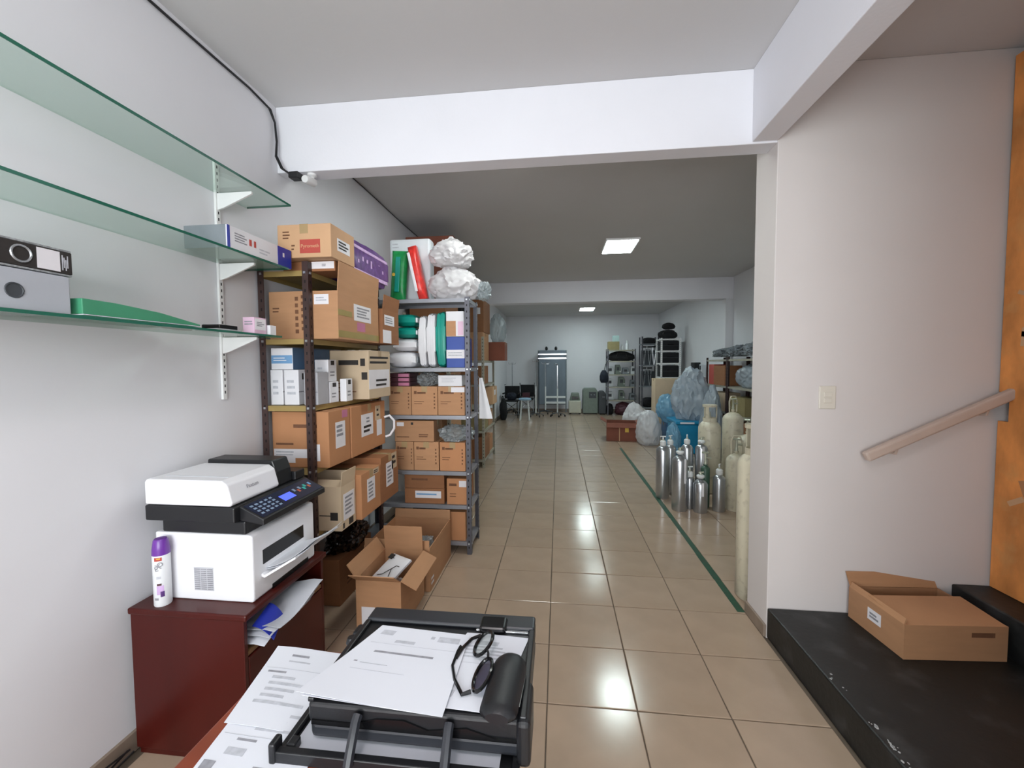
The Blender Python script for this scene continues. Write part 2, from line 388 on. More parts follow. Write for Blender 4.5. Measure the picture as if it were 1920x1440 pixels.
# ------------------------------------------------------------------ cartons
FACE = {'-y': (lambda w, d, h: (Vector((-w / 2, -d / 2, 0)), Vector((w, 0, 0)), Vector((0, 0, h)), Vector((0, -1, 0)))),
        '+x': (lambda w, d, h: (Vector((w / 2, -d / 2, 0)), Vector((0, d, 0)), Vector((0, 0, h)), Vector((1, 0, 0)))),
        '-x': (lambda w, d, h: (Vector((-w / 2, d / 2, 0)), Vector((0, -d, 0)), Vector((0, 0, h)), Vector((-1, 0, 0)))),
        '+z': (lambda w, d, h: (Vector((-w / 2, -d / 2, h)), Vector((w, 0, 0)), Vector((0, d, 0)), Vector((0, 0, 1))))}
def patch(parent, dims, face, u0, v0, u1, v1, m, name='label', t=.0012, lift=0):
    O, U, V, N = FACE[face](*dims)
    p = [O + U * a + V * b + N * lift for a, b in ((u0, v0), (u1, v0), (u1, v1), (u0, v1))]
    mb = MB(); mb.add(p + [q + N * t for q in p], [(3, 2, 1, 0), (4, 5, 6, 7), (0, 1, 5, 4), (1, 2, 6, 5), (2, 3, 7, 6), (3, 0, 4, 7)])
    return mb.build(name, m, parent)
def lines(parent, dims, face, u0, v0, u1, v1, n, m, name='printing', fill=.45, lift=0, ragged=.35, t=.0008):
    """rows of small print inside a rectangle of a face"""
    O, U, V, N = FACE[face](*dims); mb = MB()
    for i in range(n):
        a = v1 - (v1 - v0) * (i + .25) / n; b = a - (v1 - v0) / n * fill
        e = u1 - (u1 - u0) * random.uniform(0, ragged)
        p = [O + U * x + V * y_ + N * lift for x, y_ in ((u0, b), (e, b), (e, a), (u0, a))]
        mb.add(p + [q + N * t for q in p], [(3, 2, 1, 0), (4, 5, 6, 7), (0, 1, 5, 4), (1, 2, 6, 5), (2, 3, 7, 6), (3, 0, 4, 7)])
    return mb.build(name, m, parent)
def face_text(parent, dims, face, u, v, s, size, m, lift=.0004, bold=0, flip=None):
    O, U, V, N = FACE[face](*dims)
    return lettering(parent, s, size, O + U * u + V * v + N * lift, U, V, m, bold=bold)
def carton(label, x0, x1, y0, y1, z0, z1, m='card', rz=0, name='cardboard_box', cat='box', group=None, marks=(), tape='tape_brown', tapeaxis='x', bevel=.003, gap=.001):
    w_, d, h = x1 - x0, y1 - y0, z1 - z0 - gap
    r = thing(name, label, cat, ((x0 + x1) / 2, (y0 + y1) / 2, z0 + gap), rz, group)
    body = MB().box(-w_ / 2, w_ / 2, -d / 2, d / 2, 0, h).build('body', m, r, bevel=bevel)
    D = (w_, d, h)
    if tape:
        t = .024
        if tapeaxis == 'x':
            MB().box(-w_ / 2 - .0006, w_ / 2 + .0006, -t, t, h - .05, h + .0008).build('packing_tape', tape, r)
        else:
            MB().box(-t, t, -d / 2 - .0006, d / 2 + .0006, h - .05, h + .0008).build('packing_tape', tape, r)
    for k in marks:
        if k[0] == 'p': patch(r, D, *k[1:])
        elif k[0] == 'l': lines(r, D, *k[1:])
        elif k[0] == 't': face_text(r, D, *k[1:])
    return r
def open_carton(label, x0, x1, y0, y1, z0, z1, m='card', rz=0, flaps=(), name='open_box', cat='box', t=.005, marks=(), group=None):
    """flaps: (side, angle in degrees from upright outward, length)"""
    w_, d, h = x1 - x0, y1 - y0, z1 - z0
    r = thing(name, label, cat, ((x0 + x1) / 2, (y0 + y1) / 2, z0 + .001), rz, group)
    b = MB(); X, Y = w_ / 2, d / 2
    b.box(-X, X, -Y, Y, 0, t).box(-X, -X + t, -Y, Y, t, h).box(X - t, X, -Y, Y, t, h).box(-X + t, X - t, -Y, -Y + t, t, h).box(-X + t, X - t, Y - t, Y, t, h)
    b.build('body', m, r)
    for side, ang, ln in flaps:
        a = math.radians(ang)
        if side == '-y': M = Matrix.Translation((0, -Y, h)) @ Matrix.Rotation(a, 4, 'X'); bx = (-X + .004, X - .004, 0, t, 0, ln)
        elif side == '+y': M = Matrix.Translation((0, Y, h)) @ Matrix.Rotation(-a, 4, 'X'); bx = (-X + .004, X - .004, -t, 0, 0, ln)
        elif side == '+x': M = Matrix.Translation((X, 0, h)) @ Matrix.Rotation(a, 4, 'Y'); bx = (-t, 0, -Y + .004, Y - .004, 0, ln)
        else: M = Matrix.Translation((-X, 0, h)) @ Matrix.Rotation(-a, 4, 'Y'); bx = (0, t, -Y + .004, Y - .004, 0, ln)
        MB().box(*bx, M=M).build('flap', m, r)
    for k in marks:
        if k[0] == 'p': patch(r, (w_, d, h), *k[1:])
        elif k[0] == 'l': lines(r, (w_, d, h), *k[1:])
    return r
# ------------------------------------------------------------------ soft bags
def blob(c, s, seed, sub=5, amp=.18, freq=2.2, flat=.0, knot=0, wr=.04):
    bm = bmesh.new(); bmesh.ops.create_icosphere(bm, subdivisions=sub, radius=1)
    off = Vector((seed * 3.7, seed * 1.3, seed * 7.1))
    for v in bm.verts:
        p = v.co.copy(); n1 = noise.noise(p * freq * .6 + off); n2 = noise.noise(p * freq * 2.2 + off)
        rg = 1 - abs(noise.noise(Vector((p.x * 1.5, p.y * 1.5, p.z * .8)) * freq + off * 2)) * 3
        r2 = 1 - abs(noise.noise(Vector((p.x * 3.2, p.y * 3.2, p.z * 1.9)) * freq + off * 3)) * 3
        q = p * (1 + amp * n1 + amp * .5 * n2 + wr * rg + wr * .42 * r2)
        if knot and p.z > .8: q.z += knot * (p.z - .8) / .2; q.x *= 1 - .75 * (p.z - .8) / .2; q.y *= 1 - .75 * (p.z - .8) / .2
        q = Vector((q.x * s[0], q.y * s[1], q.z * s[2]))
        zb = -s[2] * .82
        if q.z < zb: q.z = zb
        v.co = q + Vector((0, 0, -zb))
    vs = [tuple(v.co) for v in bm.verts]; fs = [tuple(v.index for v in f.verts) for f in bm.faces]; bm.free()
    mb = MB(); mb.add(vs, fs); return mb
def bag(label, c, s, m, seed, name='plastic_bag', cat='bag', group=None, knot=0, amp=.18, wr=.05, freq=2.2, extra=None):
    o = blob(c, s, seed, knot=knot, amp=amp, wr=wr, freq=freq).build(name, m, smooth=True); o.location = c
    return tag(o, label, cat, group)
def pillow(parent, name, w_, d, h, m, seed=0, puff=.5, loc=(0, 0, 0), n=10):
    """soft pack: rounded cushion w x d x h, origin at bottom centre"""
    mb = MB(); vs = []; fs = []
    for k, sg in enumerate((1, -1)):
        for j in range(n + 1):
            for i in range(n + 1):
                u, v = i / n * 2 - 1, j / n * 2 - 1
                e = (1 - abs(u) ** 4) * (1 - abs(v) ** 4)
                zz = h / 2 * (1 - puff + puff * e) * (1 if e > 0 else .55) - .05 * h * abs(noise.noise(Vector((u * 2 + seed, v * 2, sg))))
                vs.append((u * w_ / 2 + loc[0], v * d / 2 + loc[1], loc[2] + h / 2 + sg * zz))
    W = n + 1; m0 = W * W
    for j in range(n):
        for i in range(n):
            a, b, c, d_ = j * W + i, j * W + i + 1, (j + 1) * W + i + 1, (j + 1) * W + i
            fs += [(a, b, c, d_), (m0 + d_, m0 + c, m0 + b, m0 + a)]
    for i in range(n): fs += [(i, i + 1, m0 + i + 1, m0 + i), (n * W + i, n * W + i + 1, m0 + n * W + i + 1, m0 + n * W + i), (i * W, (i + 1) * W, m0 + (i + 1) * W, m0 + i * W), (i * W + n, (i + 1) * W + n, m0 + (i + 1) * W + n, m0 + i * W + n)]
    mb.add(vs, fs); return mb.build(name, m, parent, smooth=True)

# ------------------------------------------------------------------ slotted-angle racks
def rack(label, x0, x1, y0, y1, levels, top, mp, ms, front='+x', lip=.03, name='metal_shelf', t=.004, leg=.036):
    r = thing(name, label, 'shelf', ((x0 + x1) / 2, (y0 + y1) / 2, 0))
    X, Y = (x1 - x0) / 2, (y1 - y0) / 2
    for sx in (-1, 1):
        for sy in (-1, 1):
            p = MB(); ax, ay = sx * X, sy * Y
            p.box(min(ax, ax - sx * leg), max(ax, ax - sx * leg), min(ay, ay - sy * t), max(ay, ay - sy * t), 0, top)
            p.box(min(ax, ax - sx * t), max(ax, ax - sx * t), min(ay - sy * t, ay - sy * leg), max(ay - sy * t, ay - sy * leg), 0, top)
            po = p.build('post', mp, r)
            hs = MB(); z = .05
            while z < top - .03:
                for (a, b) in (('y', 0), ('x', 0)):
                    if a == 'y':
                        cx = ax - sx * leg * .55; yy = ay + sy * .0004
                        hs.box(cx - .004, cx + .004, min(yy, yy - sy * .001), max(yy, yy - sy * .001), z, z + .016)
                    else:
                        cy = ay - sy * leg * .55; xx = ax + sx * .0004
                        hs.box(min(xx, xx - sx * .001), max(xx, xx - sx * .001), cy - .004, cy + .004, z, z + .016)
                z += .05
            hs.build('slots', 'hole', po)['kind'] = 'stuff'
            bl = MB()
            for zl in levels:
                bl.box(ax - sx * .026, ax - sx * .014, min(ay, ay + sy * .005), max(ay, ay + sy * .005), zl - lip * .6, zl - lip * .6 + .012)
                bl.box(min(ax, ax + sx * .005), max(ax, ax + sx * .005), ay - sy * .026, ay - sy * .014, zl - lip * .6, zl - lip * .6 + .012)
            bl.build('bolts', 'zinc', po)['kind'] = 'stuff'
    for zl in levels:
        b = MB(); e = t + .001
        b.box(-X + e, X - e, -Y + e, Y - e, zl - .004, zl)
        b.box(-X + e, X - e, -Y + e, -Y + e + .003, zl - lip, zl - .004).box(-X + e, X - e, Y - e - .003, Y - e, zl - lip, zl - .004)
        b.box(-X + e, -X + e + .003, -Y + e + .003, Y - e - .003, zl - lip, zl - .004).box(X - e - .003, X - e, -Y + e + .003, Y - e - .003, zl - lip, zl - .004)
        b.build('shelf_board', ms, r)
    return r

# ------------------------------------------------------------------ glass wall shelves
WX = -1.70
def wall_shelves():
    def rail(y, label):
        r = thing('shelf_upright', label, 'bracket', (WX, y, 1.37), 0, 'white shelf uprights on the left wall')
        MB().box(.001, .014, -.013, .013, 0, 1.19).build('rail', 'white_metal', r, bevel=.002)
        s = MB(); z = .03
        while z < 1.17: s.box(.0135, .0146, -.003, .003, z, z + .014); z += .032
        s.build('slots', 'hole', r)['kind'] = 'stuff'
        for zs in (1.672, 2.040, 2.386):
            z = zs - 1.37
            MB().prism([(.014, z - .07), (.014, z + .012), (.20, z + .012), (.20, z), (.05, z - .06)], -.006, .006, 'y').build('bracket_arm', 'white_metal', r, bevel=.0015)
    rail(1.925, 'white slotted upright with three bracket arms at the far end of the glass shelves')
    rail(.62, 'white slotted upright with three bracket arms out at the near end of the glass shelves')
    for z, y1, lab in ((2.400, 2.135, 'topmost empty glass wall shelf with green edge'), (2.054, 2.10, 'middle glass wall shelf carrying the white and blue box'), (1.686, 2.03, 'lowest glass wall shelf carrying the file boxes and green folder')):
        r = thing('glass_shelf', lab, 'shelf', (WX, 0, z), 0, 'glass shelves on the left wall')
        MB().box(.004, .257, .3, y1 - .003, 0, .010).build('pane', 'glass', r)
        MB().box(.257, .260, .3, y1, 0, .010).box(.004, .257, y1 - .003, y1, 0, .010).build('polished_edge', 'glass_edge', r)
wall_shelves()
# file boxes lying on the lowest shelf
GS = 1.6965
def filebox(label, y0, y1, z, h, m, top, rz=0):
    r = thing('lever_arch_file', label, 'file', (-1.575, (y0 + y1) / 2, z), rz)
    d = y1 - y0
    return r, d
r, d = filebox('grey file box with finger hole lying under the black-spined file', .80, 1.10, GS, .112, 0, 0)
pbox(r, 'box_body', (-.115, .115, -.15, .15, 0, .112), 'binder_grey', .003)
MB().tube([(.1152, .02 + .019 * math.cos(a), .052 + .019 * math.sin(a)) for a in [i * PI / 10 for i in range(20)]], .0025, 6, True).build('finger_ring', 'dark_grey', r, True)
MB().prism([(.02 + .018 * math.cos(i * PI / 10), .052 + .018 * math.sin(i * PI / 10)) for i in range(20)], .1145, .1156, 'x').build('finger_hole', 'dark_grey', r)
pbox(r, 'spine_label', (.1150, .1158, -.15, -.03, .008, .106), 'label_white', 0)
MB().add([(.1160, -.15, .095), (.1160, -.075, .106), (.1160, -.055, .106), (.1160, -.15, .078)], [(0, 1, 2, 3)]).add([(.1160, -.15, .03), (.1160, -.04, .008), (.1160, -.07, .008), (.1160, -.15, .02)], [(0, 1, 2, 3)]).build('blue_flash', 'blue_box', r)
r, d = filebox('black-spined lever arch file with white labels lying on the grey file box', .81, 1.11, GS + .115, .078, 0, 0, 2)
MB().box(-.115, .112, -.15, .15, 0, .006).box(-.115, .112, -.15, .15, .072, .078).build('cover', 'binder_mottle', r, bevel=.002)
pbox(r, 'pages', (-.108, .10, -.14, .14, .0065, .05), 'paper_shade', .002)
pbox(r, 'spine', (.105, .1135, -.15, .15, .0062, .0718), 'print_black', .002)
MB().tube([(.115, .026 + .022 * math.cos(i * PI / 10), .040 + .022 * math.sin(i * PI / 10)) for i in range(20)], .003, 6, True).build('finger_ring', 'zinc', r, True)
pbox(r, 'spine_label', (.1135, .1143, .062, .118, .010, .068), 'label_white', 0)
pbox(r, 'spine_label', (.1135, .1143, -.15, -.02, .010, .068), 'label_white', 0)
mb = MB()
for i in range(4): mb.box(.1136, .1145, .123 + i * .0045, .1255 + i * .0045, .016 + (i % 2) * .008, .060 - (i % 3) * .006)
mb.build('printing', 'print_light', r)
r = thing('document_folder', 'green plastic document folder drooping along the lowest glass shelf', 'folder', (-1.56, 1.32, GS))
MB().prism([(-.2, .006), (.22, .006), (.22, .012), (.05, .04), (-.1, .052), (-.2, .054)], -.11, .112, 'x').build('cover', 'folder_green', r, bevel=.002)
MB().sheet(lambda u, v: (-.11 + .222 * v, -.20 + .40 * u, .0005 + .002 * math.sin(u * 4) ** 2), 12, 4, .0012).build('back_cover', 'folder_green', r, True)
MB().box(-.10, .113, -.198, .21, .0035, .0058).build('papers', 'paper', r)
r = thing('wooden_strip', 'short brown wooden strip beside the green folder', 'strip', (-1.60, 1.585, GS), 20)
pbox(r, 'strip', (-.03, .03, -.06, .06, 0, .026), 'oak_edge', .003); pbox(r, 'worn_tip', (-.02, .02, .06, .085, 0, .016), 'card_pale', .004)
r = thing('ink_pad', 'black ink pad lying open on a grey base by the shelf upright', 'ink pad', (-1.545, 1.74, GS))
pbox(r, 'base', (-.055, .055, -.07, .075, 0, .011), 'grey_box', .003); pbox(r, 'pad', (-.045, .045, -.045, .06, .0112, .030), 'gloss_black', .003); pbox(r, 'hinge', (-.05, -.046, -.03, .05, .0112, .034), 'zinc', .001)
carton('small pink and white medicine box at the end of the lowest glass shelf', -1.535, -1.475, 1.875, 1.96, GS, GS + .082, 'pink_box', name='small_carton', tape=None, bevel=.0015,
       marks=[('p', '+x', .06, .25, .92, .92, 'label_white'), ('l', '+x', .2, .45, .8, .75, 3, 'print_grey', 'printing', .5, .0013), ('l', '-y', .15, .5, .85, .8, 2, 'print_grey')])
carton('tiny plain white box beside the pink medicine box', -1.51, -1.46, 1.968, 2.012, GS, GS + .05, 'white_box', name='small_carton', tape=None, bevel=.0015)
r = carton('white carton with a royal blue end lying at the end of the middle glass shelf', -1.66, -1.452, 1.70, 2.14, 2.0645, 2.165, 'white_box', name='white_carton', tape=None, bevel=.002,
       marks=[('p', '+x', .755, 0, 1, 1, 'royal_box', 'blue_end'), ('p', '-y', 0, 0, .97, 1, 'mid_grey', 'shaded_end'), ('p', '+x', 0, 0, .035, 1, 'royal_box', 'blue_edge'), ('l', '+x', .1, .35, .28, .8, 4, 'print_grey'), ('p', '+x', .30, .42, .335, .72, 'label_red', 'red_mark'), ('p', '+x', .37, .42, .40, .72, 'label_red', 'red_mark'), ('l', '+x', .45, .2, .62, .5, 2, 'print_light'), ('p', '+x', .84, .5, .87, .72, 'label_white', 'mark', .0006, .0013)])  # near end of the white carton painted grey as its shadow side
# ------------------------------------------------------------------ cable, camera
def cabling():
    pts = [(WX + .012, y, 3.065 + .006 * math.sin(y * 3)) for y in [-2.2 + i * .23 for i in range(20)] if y < 2.33]
    drop = [(WX + .012, 2.34, 3.05), (WX + .014, 2.372, 2.99), (WX + .02, 2.375, 2.88), (WX + .022, 2.36, 2.79), (WX + .06, 2.352, 2.715), (WX + .125, 2.36, 2.672)]
    tag(MB().tube(pts + drop, .006, 8).build('black_cable', 'cable', smooth=True), 'thick black cable run along the wall under the ceiling to the camera', 'cable')
    pts2 = [(WX + .022, 2.31, 3.04), (WX + .026, 2.358, 2.97), (WX + .034, 2.36, 2.88), (WX + .034, 2.352, 2.79), (WX + .075, 2.345, 2.71), (WX + .13, 2.35, 2.664)]
    tag(MB().tube(pts2, .0035, 6).build('thin_cable', 'cable', smooth=True), 'thin black cable looped beside the thick one at the beam end', 'cable')
    tag(MB().tube([(WX + .01, y, 3.085 + .004 * math.sin(y * 4)) for y in [2.53 + i * .25 for i in range(20)]], .004, 6).build('ceiling_cable', 'cable', smooth=True), 'black cable along the wall top behind the beam', 'cable')
    r = thing('security_camera', 'small white security camera with black plug under the beam corner', 'camera', (WX + .20, 2.44, 2.71))
    MB().lathe([(.028, 0), (.028, -.012), (.012, -.02), (.012, -.04)], (0, 0), 16).build('mount', 'white_metal', r, True)
    M = Matrix.Translation((0, -.03, -.052)) @ Matrix.Rotation(math.radians(100), 4, 'X')
    b = MB().lathe([(.018, -.05), (.024, -.045), (.024, .04), (.02, .05)], (0, 0), 16); b.v = [tuple(M @ Vector(v)) for v in b.v]; b.build('housing', 'white_metal', r, True)
    MB().box(-.085, -.022, -.11, -.05, -.062, -.025).build('plug_block', 'cable', r, bevel=.006)
cabling()
def floor_cables():
    for k in range(3):
        pts = [(WX + .03 + .012 * k + .01 * math.sin(i * 1.3 + k), 1.1 + i * .09, .012 + .05 * abs(math.sin(i * .5 + k)) * (k + 1) / 2) for i in range(4)]
        tag(MB().tube(pts, .004, 6).build('loose_cable', 'cable', smooth=True), ('lowest', 'middle', 'uppermost')[k] + ' of the loose black cables at the wall foot beside the red cabinet', 'cable', 'loose cables by the cabinet')
floor_cables()

# ------------------------------------------------------------------ brown rack along the left wall
rack('dark brown slotted metal rack along the left wall, loaded with cartons', -1.69, -1.385, 2.185, 3.105, [.575, .945, 1.31, 1.69, 2.07], 2.12, 'rack_brown', 'rack_shelf')
# top of rack
carton('flat worn carton with white label under the red-labelled box', -1.56, -1.25, 2.226, 2.42, 2.071, 2.128, 'card_dark', 1, marks=[('p', '-y', .55, .25, .98, .95, 'label_white'), ('l', '-y', .75, .45, .85, .75, 2, 'print_grey', 'printing', .5, .0013)], tape='tape_olive')
r = carton('brown carton with a red label on top of the brown rack', -1.535, -1.225, 2.15, 2.41, 2.129, 2.31, 'card_pale', 0, tapeaxis='y', tape='tape_brown',
       marks=[('p', '-y', .42, .13, .80, .54, 'label_red'), ('t', '-y', .61, .34, 'Pyrometh', .027, 'card_pale', .0016), ('p', '+x', .25, .28, .78, .66, 'label_white'), ('l', '+x', .3, .34, .72, .62, 3, 'print_black', 'printing', .5, .0013),
              ('l', '-y', .1, .55, .26, .82, 3, 'print_brown'), ('l', '-y', .26, .2, .33, .42, 2, 'print_brown')])
def purple_pack():
    r = thing('diaper_pack', 'purple wrapped soft pack with lilac bands beside the red-labelled carton', 'pack', (-1.375, 2.70, 2.071))
    pillow(r, 'wrapped_bundle', .25, .54, .275, 'purple', 3, .22, n=14)
    for z0, z1 in ((.05, .075), (.20, .22)): MB().box(.1165, .1262, -.25, .25, z0, z1).build('lilac_band', 'lilac', r, bevel=.003)
    for i in range(7): patch(r, (.2515, .5, .275), '+x', .1 + i * .12, .42 + .08 * (i % 3), .14 + i * .12, .50 + .1 * (i % 2), 'lilac', 'flower_print')
purple_pack()
# level 1.69
r = open_carton('large open carton with one flap standing up on the brown rack', -1.655, -1.238, 2.228, 2.755, 1.691, 1.962, 'card', 0, flaps=[('+x', 4, .165), ('-y', -84, .20), ('+y', -84, .2)],
    marks=[('p', '-y', .66, .72, .87, .93, 'label_white'), ('l', '-y', .69, .78, .84, .88, 2, 'print_light', 'printing', .5, .0013), ('p', '+x', .35, .45, .78, .82, 'label_white'), ('l', '+x', .42, .52, .74, .78, 4, 'print_grey', 'printing', .5, .0013), ('p', '+x', .42, .22, .62, .42, 'label_pink', 'pink_label'),
           ('p', '+x', 0, .04, 1, .18, 'tape_olive', 'packing_tape'), ('p', '+x', 0, .50, .3, .62, 'tape_olive', 'packing_tape'), ('l', '-y', .38, .1, .43, .92, 6, 'print_brown', 'arrow_marks', .6, 0, .2), ('l', '-y', .47, .15, .51, .95, 6, 'print_brown', 'arrow_marks', .5, 0, .5), ('l', '-y', .05, .55, .16, .68, 2, 'print_brown')])
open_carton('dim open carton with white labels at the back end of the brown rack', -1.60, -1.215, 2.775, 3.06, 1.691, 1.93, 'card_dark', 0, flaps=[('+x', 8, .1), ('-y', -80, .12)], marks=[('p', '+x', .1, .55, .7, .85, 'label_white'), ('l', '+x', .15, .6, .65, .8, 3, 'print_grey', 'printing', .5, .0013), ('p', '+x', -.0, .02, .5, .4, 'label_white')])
# level 1.31
WB = [('l', '-y', .2, .25, .8, .75, 3, 'print_light'), ('p', '+x', .1, .72, .5, .9, 'print_black', 'dark_mark'), ('p', '+x', 0, .36, 1, .39, 'print_grey', 'seam')]
carton('left white carton standing under the blue-banded box', -1.665, -1.588, 2.23, 2.50, 1.311, 1.516, 'white_box', 0, name='white_carton', tape=None, group='white cartons under the blue-banded box', marks=WB)
carton('right white carton standing under the blue-banded box', -1.580, -1.490, 2.23, 2.56, 1.311, 1.516, 'white_box', 0, name='white_carton', tape=None, group='white cartons under the blue-banded box', marks=WB)
carton('white box with blue band and dark blue side on the brown rack', -1.66, -1.525, 2.235, 2.62, 1.517, 1.642, 'white_box', 0, name='white_carton', tape=None,
       marks=[('p', '-y', .02, .28, .98, .66, 'blue_band', 'blue_band'), ('l', '-y', .12, .36, .9, .58, 2, 'label_white', 'printing', .35, .0013), ('p', '+x', 0, 0, 1, 1, 'navy_side', 'blue_side'), ('l', '+x', .3, .2, .6, .8, 2, 'blue_band', 'printing', .15, .0013)])
TB = [('p', '+x', .3, .75, .7, .95, 'print_black', 'dark_mark'), ('l', '+x', .2, .2, .8, .5, 2, 'print_grey'), ('l', '-y', .2, .3, .7, .7, 2, 'print_light')]
carton('lower of two small stacked white boxes beside the cream carton', -1.462, -1.375, 2.36, 2.46, 1.311, 1.44, 'white_box', 0, name='white_carton', tape=None, group='small stacked white boxes', marks=TB)
carton('upper of two small stacked white boxes beside the cream carton', -1.470, -1.385, 2.36, 2.46, 1.441, 1.575, 'white_box', 2, name='white_carton', tape=None, group='small stacked white boxes', marks=TB)
carton('short narrow white box in front of the cream carton', -1.372, -1.33, 2.47, 2.55, 1.311, 1.455, 'white_box', 0, name='white_carton', tape=None, marks=TB[:2])
carton('grey-white box behind the rack post, low and wide', -1.46, -1.375, 2.232, 2.345, 1.311, 1.50, 'grey_box', 0, name='white_carton', tape=None, marks=[('p', '-y', .3, .7, .75, .88, 'print_black', 'dark_mark'), ('p', '-y', 0, .38, 1, .41, 'print_grey', 'seam')])
carton('cream carton with black handling symbols on the brown rack', -1.62, -1.255, 2.63, 2.98, 1.311, 1.640, 'card_cream', 0, name='cream_carton', tape='tape_brown',
       marks=[('p', '-y', .42, .70, .80, .80, 'print_black', 'black_bar'), ('p', '-y', .84, .68, .93, .83, 'print_black', 'symbol'), ('p', '-y', .86, .40, .97, .55, 'print_black', 'symbol'), ('l', '-y', .3, .1, .8, .35, 3, 'print_brown', 'printing', .2), ('l', '+x', .05, .7, .9, .9, 2, 'print_black'), ('p', '+x', .0, .2, .95, .6, 'label_white'), ('l', '+x', .3, .22, .9, .42, 2, 'print_black', 'printing', .45, .0013)])
# level .945
carton('orange-brown carton with white strips on the brown rack above the printer', -1.665, -1.315, 2.232, 2.475, .946, 1.272, 'card_orange', 0, tape=None,
       marks=[('p', '-y', .02, .17, .68, .33, 'label_white', 'strip_label'), ('p', '-y', .02, .08, .40, .17, 'label_white', 'strip_label'), ('p', '-y', .72, .12, .84, .42, 'label_white', 'strip_label'), ('l', '-y', .06, .2, .5, .3, 2, 'print_light', 'printing', .4, .0013), ('l', '-y', .38, .70, .8, .80, 1, 'print_brown', 'printing', .6), ('l', '-y', .06, .38, .5, .46, 1, 'print_brown'),
              ('p', '+x', .30, .30, .75, .78, 'label_white'), ('l', '+x', .34, .5, .72, .74, 3, 'print_grey', 'printing', .6, .0013), ('p', '+x', .62, .84, .88, .98, 'label_pink', 'pale_sticker')])
r = carton('orange-brown carton with printed white label behind the strip-labelled one', -1.64, -1.31, 2.485, 2.995, .946, 1.272, 'card_orange', 0, tape='tape_brown',
       marks=[('p', '+x', .26, .34, .60, .80, 'label_white'), ('l', '+x', .32, .40, .56, .58, 2, 'print_black', 'printing', .55, .0013), ('l', '+x', .4, .6, .52, .74, 2, 'print_grey', 'printing', .5, .0013), ('p', '+x', .68, .6, .84, .92, 'card_cream', 'sticker'), ('p', '+x', .72, .25, .88, .6, 'label_white'), ('l', '+x', .72, .65, .8, .88, 2, 'print_black', 'printing', .4, .0013)])
tag(MB().tube([(-1.30, 2.96, 1.15), (-1.27, 2.985, 1.16), (-1.24, 3.0, 1.12), (-1.24, 3.0, 1.06), (-1.27, 2.99, 1.01), (-1.30, 2.98, 1.0)], .009, 8).build('tape_loop', 'label_white', smooth=True), 'loop of white strap sticking out behind the orange-brown cartons', 'strap')
# level .575
open_carton('cream carton with raised flaps and round symbol behind the printer', -1.52, -1.25, 2.23, 2.40, .576, .835, 'card_cream', 0, name='open_cream_carton', flaps=[('+x', 6, .085), ('-y', -70, .07), ('+y', 4, .055)],
    marks=[('p', '-y', .75, .24, .92, .42, 'print_black', 'round_symbol'), ('p', '-y', .5, .33, .75, .35, 'print_black', 'line'), ('p', '+x', .15, .2, .9, .8, 'label_white'), ('l', '+x', .25, .3, .8, .75, 5, 'print_grey', 'printing', .5, .0013), ('p', '+x', .5, .03, .8, .18, 'print_black', 'symbol'), ('p', '+x', .1, .03, .2, .15, 'print_black', 'symbol')])
for i, (a, b, z1, lab) in enumerate(((2.41, 2.685, .86, 'reddish carton with long white label on the lower brown shelf, nearer'), (2.695, 3.0, .90, 'reddish carton with long white label on the lower brown shelf, farther'))):
    carton(lab, -1.56, -1.215, a, b, .576, z1, 'card_dark' if i else 'card_orange', 0, group='labelled cartons on the lower brown shelf', marks=[('p', '+x', .28, .3, .68, .82, 'label_white'), ('l', '+x', .34, .36, .62, .76, 5, 'print_grey', 'printing', .5, .0013), ('p', '+x', .6, .62 if i else .85, .9, .98, 'card_cream', 'sticker'), ('l', '+x', .62, .7 if i else .87, .85, .95, 2, 'print_black', 'printing', .5, .0013)])
# under the rack
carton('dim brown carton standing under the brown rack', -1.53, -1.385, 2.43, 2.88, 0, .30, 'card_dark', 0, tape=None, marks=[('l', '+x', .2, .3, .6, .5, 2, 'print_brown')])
bag('black shiny rubbish bag on the carton under the brown rack', (-1.44, 2.64, .302), (.11, .19, .10), 'gloss_black', 4, amp=.2, wr=.1)
# ------------------------------------------------------------------ open boxes on the floor
r = open_carton('open carton on the floor nearest the desk, holding a printed pouch', -1.165, -.895, 2.215, 2.62, 0, .30, 'card', 0,
    flaps=[('-y', 52, .115), ('+x', 118, .10), ('+y', -6, .17), ('-x', 35, .10)], marks=[('p', '-y', .12, .1, .42, .48, 'label_white'), ('l', '-y', .2, .12, .36, .2, 1, 'print_black', 'printing', .6, .0013)])
def pouch():
    r = thing('printed_pouch', 'white plastic pouch printed with line drawings inside the near open carton', 'pouch', (-1.03, 2.42, .245), -28)
    o = pillow(r, 'pouch', .16, .21, .05, 'white_box', 5, .5, n=12); 
    for c in (o,): c.rotation_euler = (math.radians(24), 0, 0)
    g = MB()
    for (a, b) in (((-.05, .06), (-.02, .06)), ((.0, -.06), (.045, .02)), ((.045, .02), (.07, .02)), ((.0, -.06), (-.03, -.075)), ((.03, -.01), (.055, -.06))):
        g.tube([(a[0], a[1], .056), (b[0], b[1], .056)], .0022, 5)
    g.box(-.07, -.035, .05, .085, .052, .0565)
    k = g.build('drawing', 'print_black', o); k['kind'] = 'stuff'
pouch()
bag('white foam wrap filling the near open carton', (-1.03, 2.42, .006), (.085, .13, .10), 'bag_white', 9, name='foam_wrap', cat='packaging', amp=.1, wr=.1)
open_carton('long open carton behind the pouch carton, by the grey rack', -1.33, -.865, 2.655, 3.195, 0, .30, 'card', 0, flaps=[('+y', 10, .07), ('-y', -4, .05)], marks=[('l', '+x', .05, .08, .18, .3, 2, 'label_white', 'printing')])
